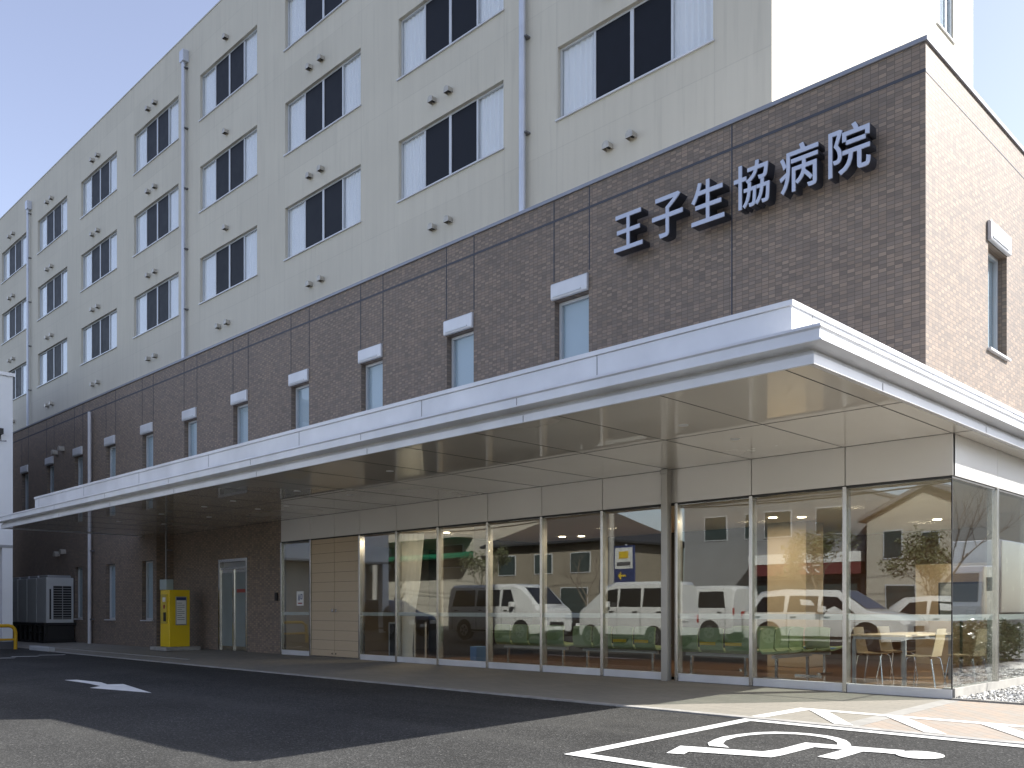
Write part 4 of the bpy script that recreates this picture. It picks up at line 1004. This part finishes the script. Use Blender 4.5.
HW1 = pm('house_tan', (.27, .235, .18), .8, var=.1, vs=1); HW2 = pm('house_white', (.46, .43, .36), .8, var=.1, vs=1); HW3 = pm('house_grey', (.24, .245, .25), .8, var=.1, vs=1)
RF1 = pm('roof_dark', (.035, .036, .04), .6, var=.2, vs=6, bump=.4, bs=6); RF2 = pm('roof_grey', (.16, .16, .17), .6, var=.2); RF3 = pm('roof_brown', (.12, .08, .06), .7, var=.2)
house('brown_house', 'tan two storey house with a dark hipped roof across the street, reflected above the minibus', -32.6, -27.5, 9, 8, 5.0, 2.2, HW1, RF1, [(-3.6, -2.2, 3.2, 4.3), (-.6, .8, 3.2, 4.3), (2.3, 3.7, 3.2, 4.3), (-3.2, -1.5, .8, 2.2), (1.5, 3.5, .5, 2.3)])
house('white_house', 'white gabled house across the street, reflected near the corner of the glass', -10.4, -27.5, 5.4, 8, 5.0, 1.3, HW2, RF2, [(-1.9, -1.15, 3.3, 4.45), (-.3, .35, 3.5, 4.3), (-1.8, -.6, .8, 2.1)], hip=False)
hs = house('shop_building', 'grey shop with a red and white sign band across the street', -16.4, -28.5, 5.6, 9, 6.4, 0, HW3, RF2, [(-2.2, -.8, 4.6, 5.8), (.5, 1.9, 4.6, 5.8)], cat='shop')
m = MB(); m.box(-2.8, 2.8, .05, .5, 2.7, 3.25); sb = m.build('sign_band', pm('sign_maroon', (.14, .035, .035), .6), hs)
m = MB(); m.box(-2.8, 2.8, .05, .52, 3.252, 3.7); m.build('awning', PAPER, hs)
c = bpy.data.curves.new('sign_text', 'FONT'); c.body = 'ファイン'; c.size = .5; c.extrude = .01; c.align_x = 'CENTER'
t_ = bpy.data.objects.new('tmp', c); COL.objects.link(t_); bpy.context.view_layer.update()
me = bpy.data.meshes.new_from_object(t_.evaluated_get(bpy.context.evaluated_depsgraph_get())); bpy.data.objects.remove(t_)
for v in me.vertices: v.co = Vector((-v.co.x, .515-v.co.z, v.co.y+2.8))
me.materials.clear(); me.materials.append(PAPER); o = bpy.data.objects.new('sign_text', me); COL.objects.link(o); o.parent = hs
m = MB(); m.box(-2.6, 2.6, .02, .06, .3, 2.5); m.build('shopfront', HG, hs)
hb = house('apartment_block', 'cream apartment block with balconies and a green awning across the street', -44, -27, 12, 9, 9.5, 0, HW2, RF2, [(-5, -2.5, 6.6, 8.2), (-1, 1.5, 6.6, 8.2), (2.6, 5, 6.6, 8.2), (-5, -2.5, 3.8, 5.2), (2.6, 5, 3.8, 5.2)], cat='apartment block')
m = MB(); m.box(-6, 6, .1, 1.2, 5.6, 5.75); m.box(-6, 6, 1.15, 1.2, 5.75, 6.6); m.build('balcony', HW2, hb)
m = MB(); m.prism([(.05, 4.75), (1.3, 4.45), (1.3, 4.3), (.05, 4.3)], -6, 6, 'x'); m.build('awning', pm('awning_green', (.01, .16, .08), .6), hb)
house('terrace_house', 'grey house with a curved roof line between the shop and the tan house', -23.5+.4, -33, 6.5, 9, 7.6, 1.2, HW3, RF2, [(-1.8, -.4, 5, 6.3), (.8, 2, 5, 6.3)])
house('terrace_house', 'brown roofed house at the right end across the street', -1.5, -28.5, 8, 8, 5.4, 2.0, HW1, RF3, [(-2, -.5, 3.2, 4.5), (1, 2.5, 3.2, 4.5)])
house('terrace_house', 'cream block far right across the street beyond the brown roof', 9, -28, 9, 8, 6.5, 1.5, HW2, RF2, [(-2, -.5, 3.2, 4.5), (1, 2.5, 3.2, 4.5)])
house('apartment_block', 'pale block behind the right flank of the hospital beyond the truck', 17.5, 46, 18, 12, 8.8, 0, HW2, RF2, [(-5, -3, 6, 7.5), (-1, 1, 6, 7.5)], cat='apartment block')
for i, (x, y, h, lf) in enumerate(((-12.5, -22, 4.6, 9), (-8.0, -21.2, 4.2, 9), (-5.2, -22.5, 5.0, 8), (-24.5, -22, 4.5, 0), (-33.5, -23.5, 5, 6))):
    bare_tree('street_tree', ['small leafy tree before the shop across the street', 'small leafy tree before the white gabled house', 'taller leafy tree right of the white gabled house', 'leafless tree before the tan house', 'leafy tree before the cream apartment block'][i], (x, y, 0), h, 30+i, lf, 'trees across the street')
NB = thing('reflection_block', 'unseen dark grey block added beyond the white annex to darken tile reflections', 'building', (-41.5, 6, 0))  # unseen block added so the tiles reflect dark instead of bright horizon
m = MB(); m.box(-12, 0, -26, -6.8, 0, 13); m.build('wall', pm('reflection_block_dark', (.09, .085, .08), .9, var=.15), NB)
m = MB(); m.box(-12.1, .1, -26.1, -6.7, 13.002, 13.2); m.build('coping', ALU2, NB)
# hedge
m = MB(); r = random.Random(77)
for k in range(60): leaves(m, (r.uniform(-7, 7), r.uniform(-.3, .3), r.uniform(.3, 1.1)), (.7, .4, .4), 60, .08, r)
hd = thing('hedge', 'loose hedge along the far side of the parking row', 'hedge', (-8, -19.3, 0)); m.build('foliage', LEAF2, hd)
# utility poles and wires
PX = [(-40, -20.8), (-22, -20.8), (-4, -20.8)]
POLEM = pm('pole_concrete', (.30, .29, .27), .8)
for i, (x, y) in enumerate(PX):
    t = thing('utility_pole', ['concrete utility pole opposite, left of the tan house', 'concrete utility pole opposite, next to the parking sign', 'concrete utility pole opposite, at the right'][i], 'utility pole', (x, y, 0), 0, 'utility poles along the street')
    m = MB(); m.tube([(0, 0, 0), (0, 0, 9.5)], [.17, .11], 12); m.build('pole', POLEM, t, smooth=True)
    m = MB(); m.box(-.06, .06, -.9, .9, 8.6, 8.7); m.box(-.06, .06, -.7, .7, 7.7, 7.8); m.build('crossarm', GREYM, t)
    m = MB(); m.tube([(0, .35, 6.6), (0, .35, 7.4)], .2, 12); m.build('transformer', GREYM, t)
wi = 0
for z, dy in ((8.72, -.8), (8.72, 0), (8.72, .8), (7.82, -.6), (7.82, .6), (6.4, .1), (6.1, .1), (5.7, .15)):
    m = MB(); wi += 1
    for (a, b) in zip([(-52, -20.8)]+PX, PX+[(20, -20.8)]):
        pts = []
        for k in range(9):
            f = k/8; pts.append((a[0]+(b[0]-a[0])*f, a[1]+dy, z-.45*(1-(2*f-1)**2)))
        m.tube(pts, .016 if z > 7 else .03, 5, cap=False)
    tag(m.build('power_line', BLACK), 'thin black overhead cable strung between the poles across the street', 'cable', 'overhead cables')
# parking sign on a pole
SP = thing('parking_sign', 'blue and white parking sign with a yellow arrow on a pole, reflected in the glass', 'sign', (-19.3, -18.4, 0), R(10)); SP.scale = (.8, .8, .83)
m = MB(); m.tube([(0, 0, 0), (0, 0, 4.6)], .06, 10); m.build('pole', GREYM, SP)
m = MB(); m.box(-.75, .75, .06, .16, 2.0, 4.5); m.build('backboard', NAVY, SP)
m = MB(); m.box(-.65, .65, .162, .17, 3.35, 4.4); m.build('upper_panel', PAPER, SP)
m = MB(); m.box(-.35, .35, .172, .178, 3.85, 4.2); m.build('yellow_patch', YEL, SP)
m = MB(); m.box(-.5, .5, .172, .178, 3.5, 3.68); m.build('lettering', INK, SP)
m = MB(); m.prism([(-.45, 3.0), (-.2, 3.22), (-.2, 3.05), (.2, 3.05), (.2, 2.95), (-.2, 2.95), (-.2, 2.78)][::1], .162, .17, 'y'); m.build('arrow', YEL, SP)
m = MB(); m.box(-.65, .65, .162, .17, 2.1, 2.6); m.build('lower_panel', PAPER, SP)

# ------------------------------------------------------------------ light, sky, camera
SUN = Vector((.90, .99, 1.0)).normalized()
l = bpy.data.lights.new('sun', 'SUN'); l.energy = 3.8; l.angle = R(.5); l.color = (1, .97, .92)
so = bpy.data.objects.new('sun', l); COL.objects.link(so); so.rotation_euler = SUN.to_track_quat('Z', 'Y').to_euler(); so.location = (20, 20, 40)
w = bpy.data.worlds.new('World'); scene.world = w; w.use_nodes = True; nt = w.node_tree
sky = nt.nodes.new('ShaderNodeTexSky'); sky.sky_type = 'NISHITA'; sky.sun_disc = False
sky.sun_elevation = math.asin(SUN.z); sky.sun_rotation = math.atan2(SUN.x, SUN.y); sky.air_density = 1.0; sky.dust_density = 1.3; sky.ozone_density = 2.6
bg = nt.nodes['Background']; hs_ = nt.nodes.new('ShaderNodeHueSaturation'); hs_.inputs['Hue'].default_value = .513; hs_.inputs['Saturation'].default_value = .70
nt.links.new(sky.outputs[0], hs_.inputs['Color']); nt.links.new(hs_.outputs[0], bg.inputs[0]); bg.inputs[1].default_value = .092

cd = bpy.data.cameras.new('camera'); cd.sensor_width = 36; cd.lens = 905.5/1024*36; cd.shift_y = (609-384)/1024; cd.clip_end = 2000; cd.clip_start = .05
co = bpy.data.objects.new('camera', cd); COL.objects.link(co); co.location = (4.02, -11.63, 1.10); co.rotation_euler = (R(90), 0, R(45))
scene.camera = co
scene.view_settings.view_transform = 'Standard'; scene.view_settings.look = 'None'; scene.view_settings.gamma = 1; scene.view_settings.exposure = 1.6
scene.render.engine = 'CYCLES'
scene.cycles.max_bounces = 10; scene.cycles.transparent_max_bounces = 24; scene.cycles.use_denoising = True
scene.cycles.sample_clamp_indirect = 6; scene.cycles.caustics_reflective = False
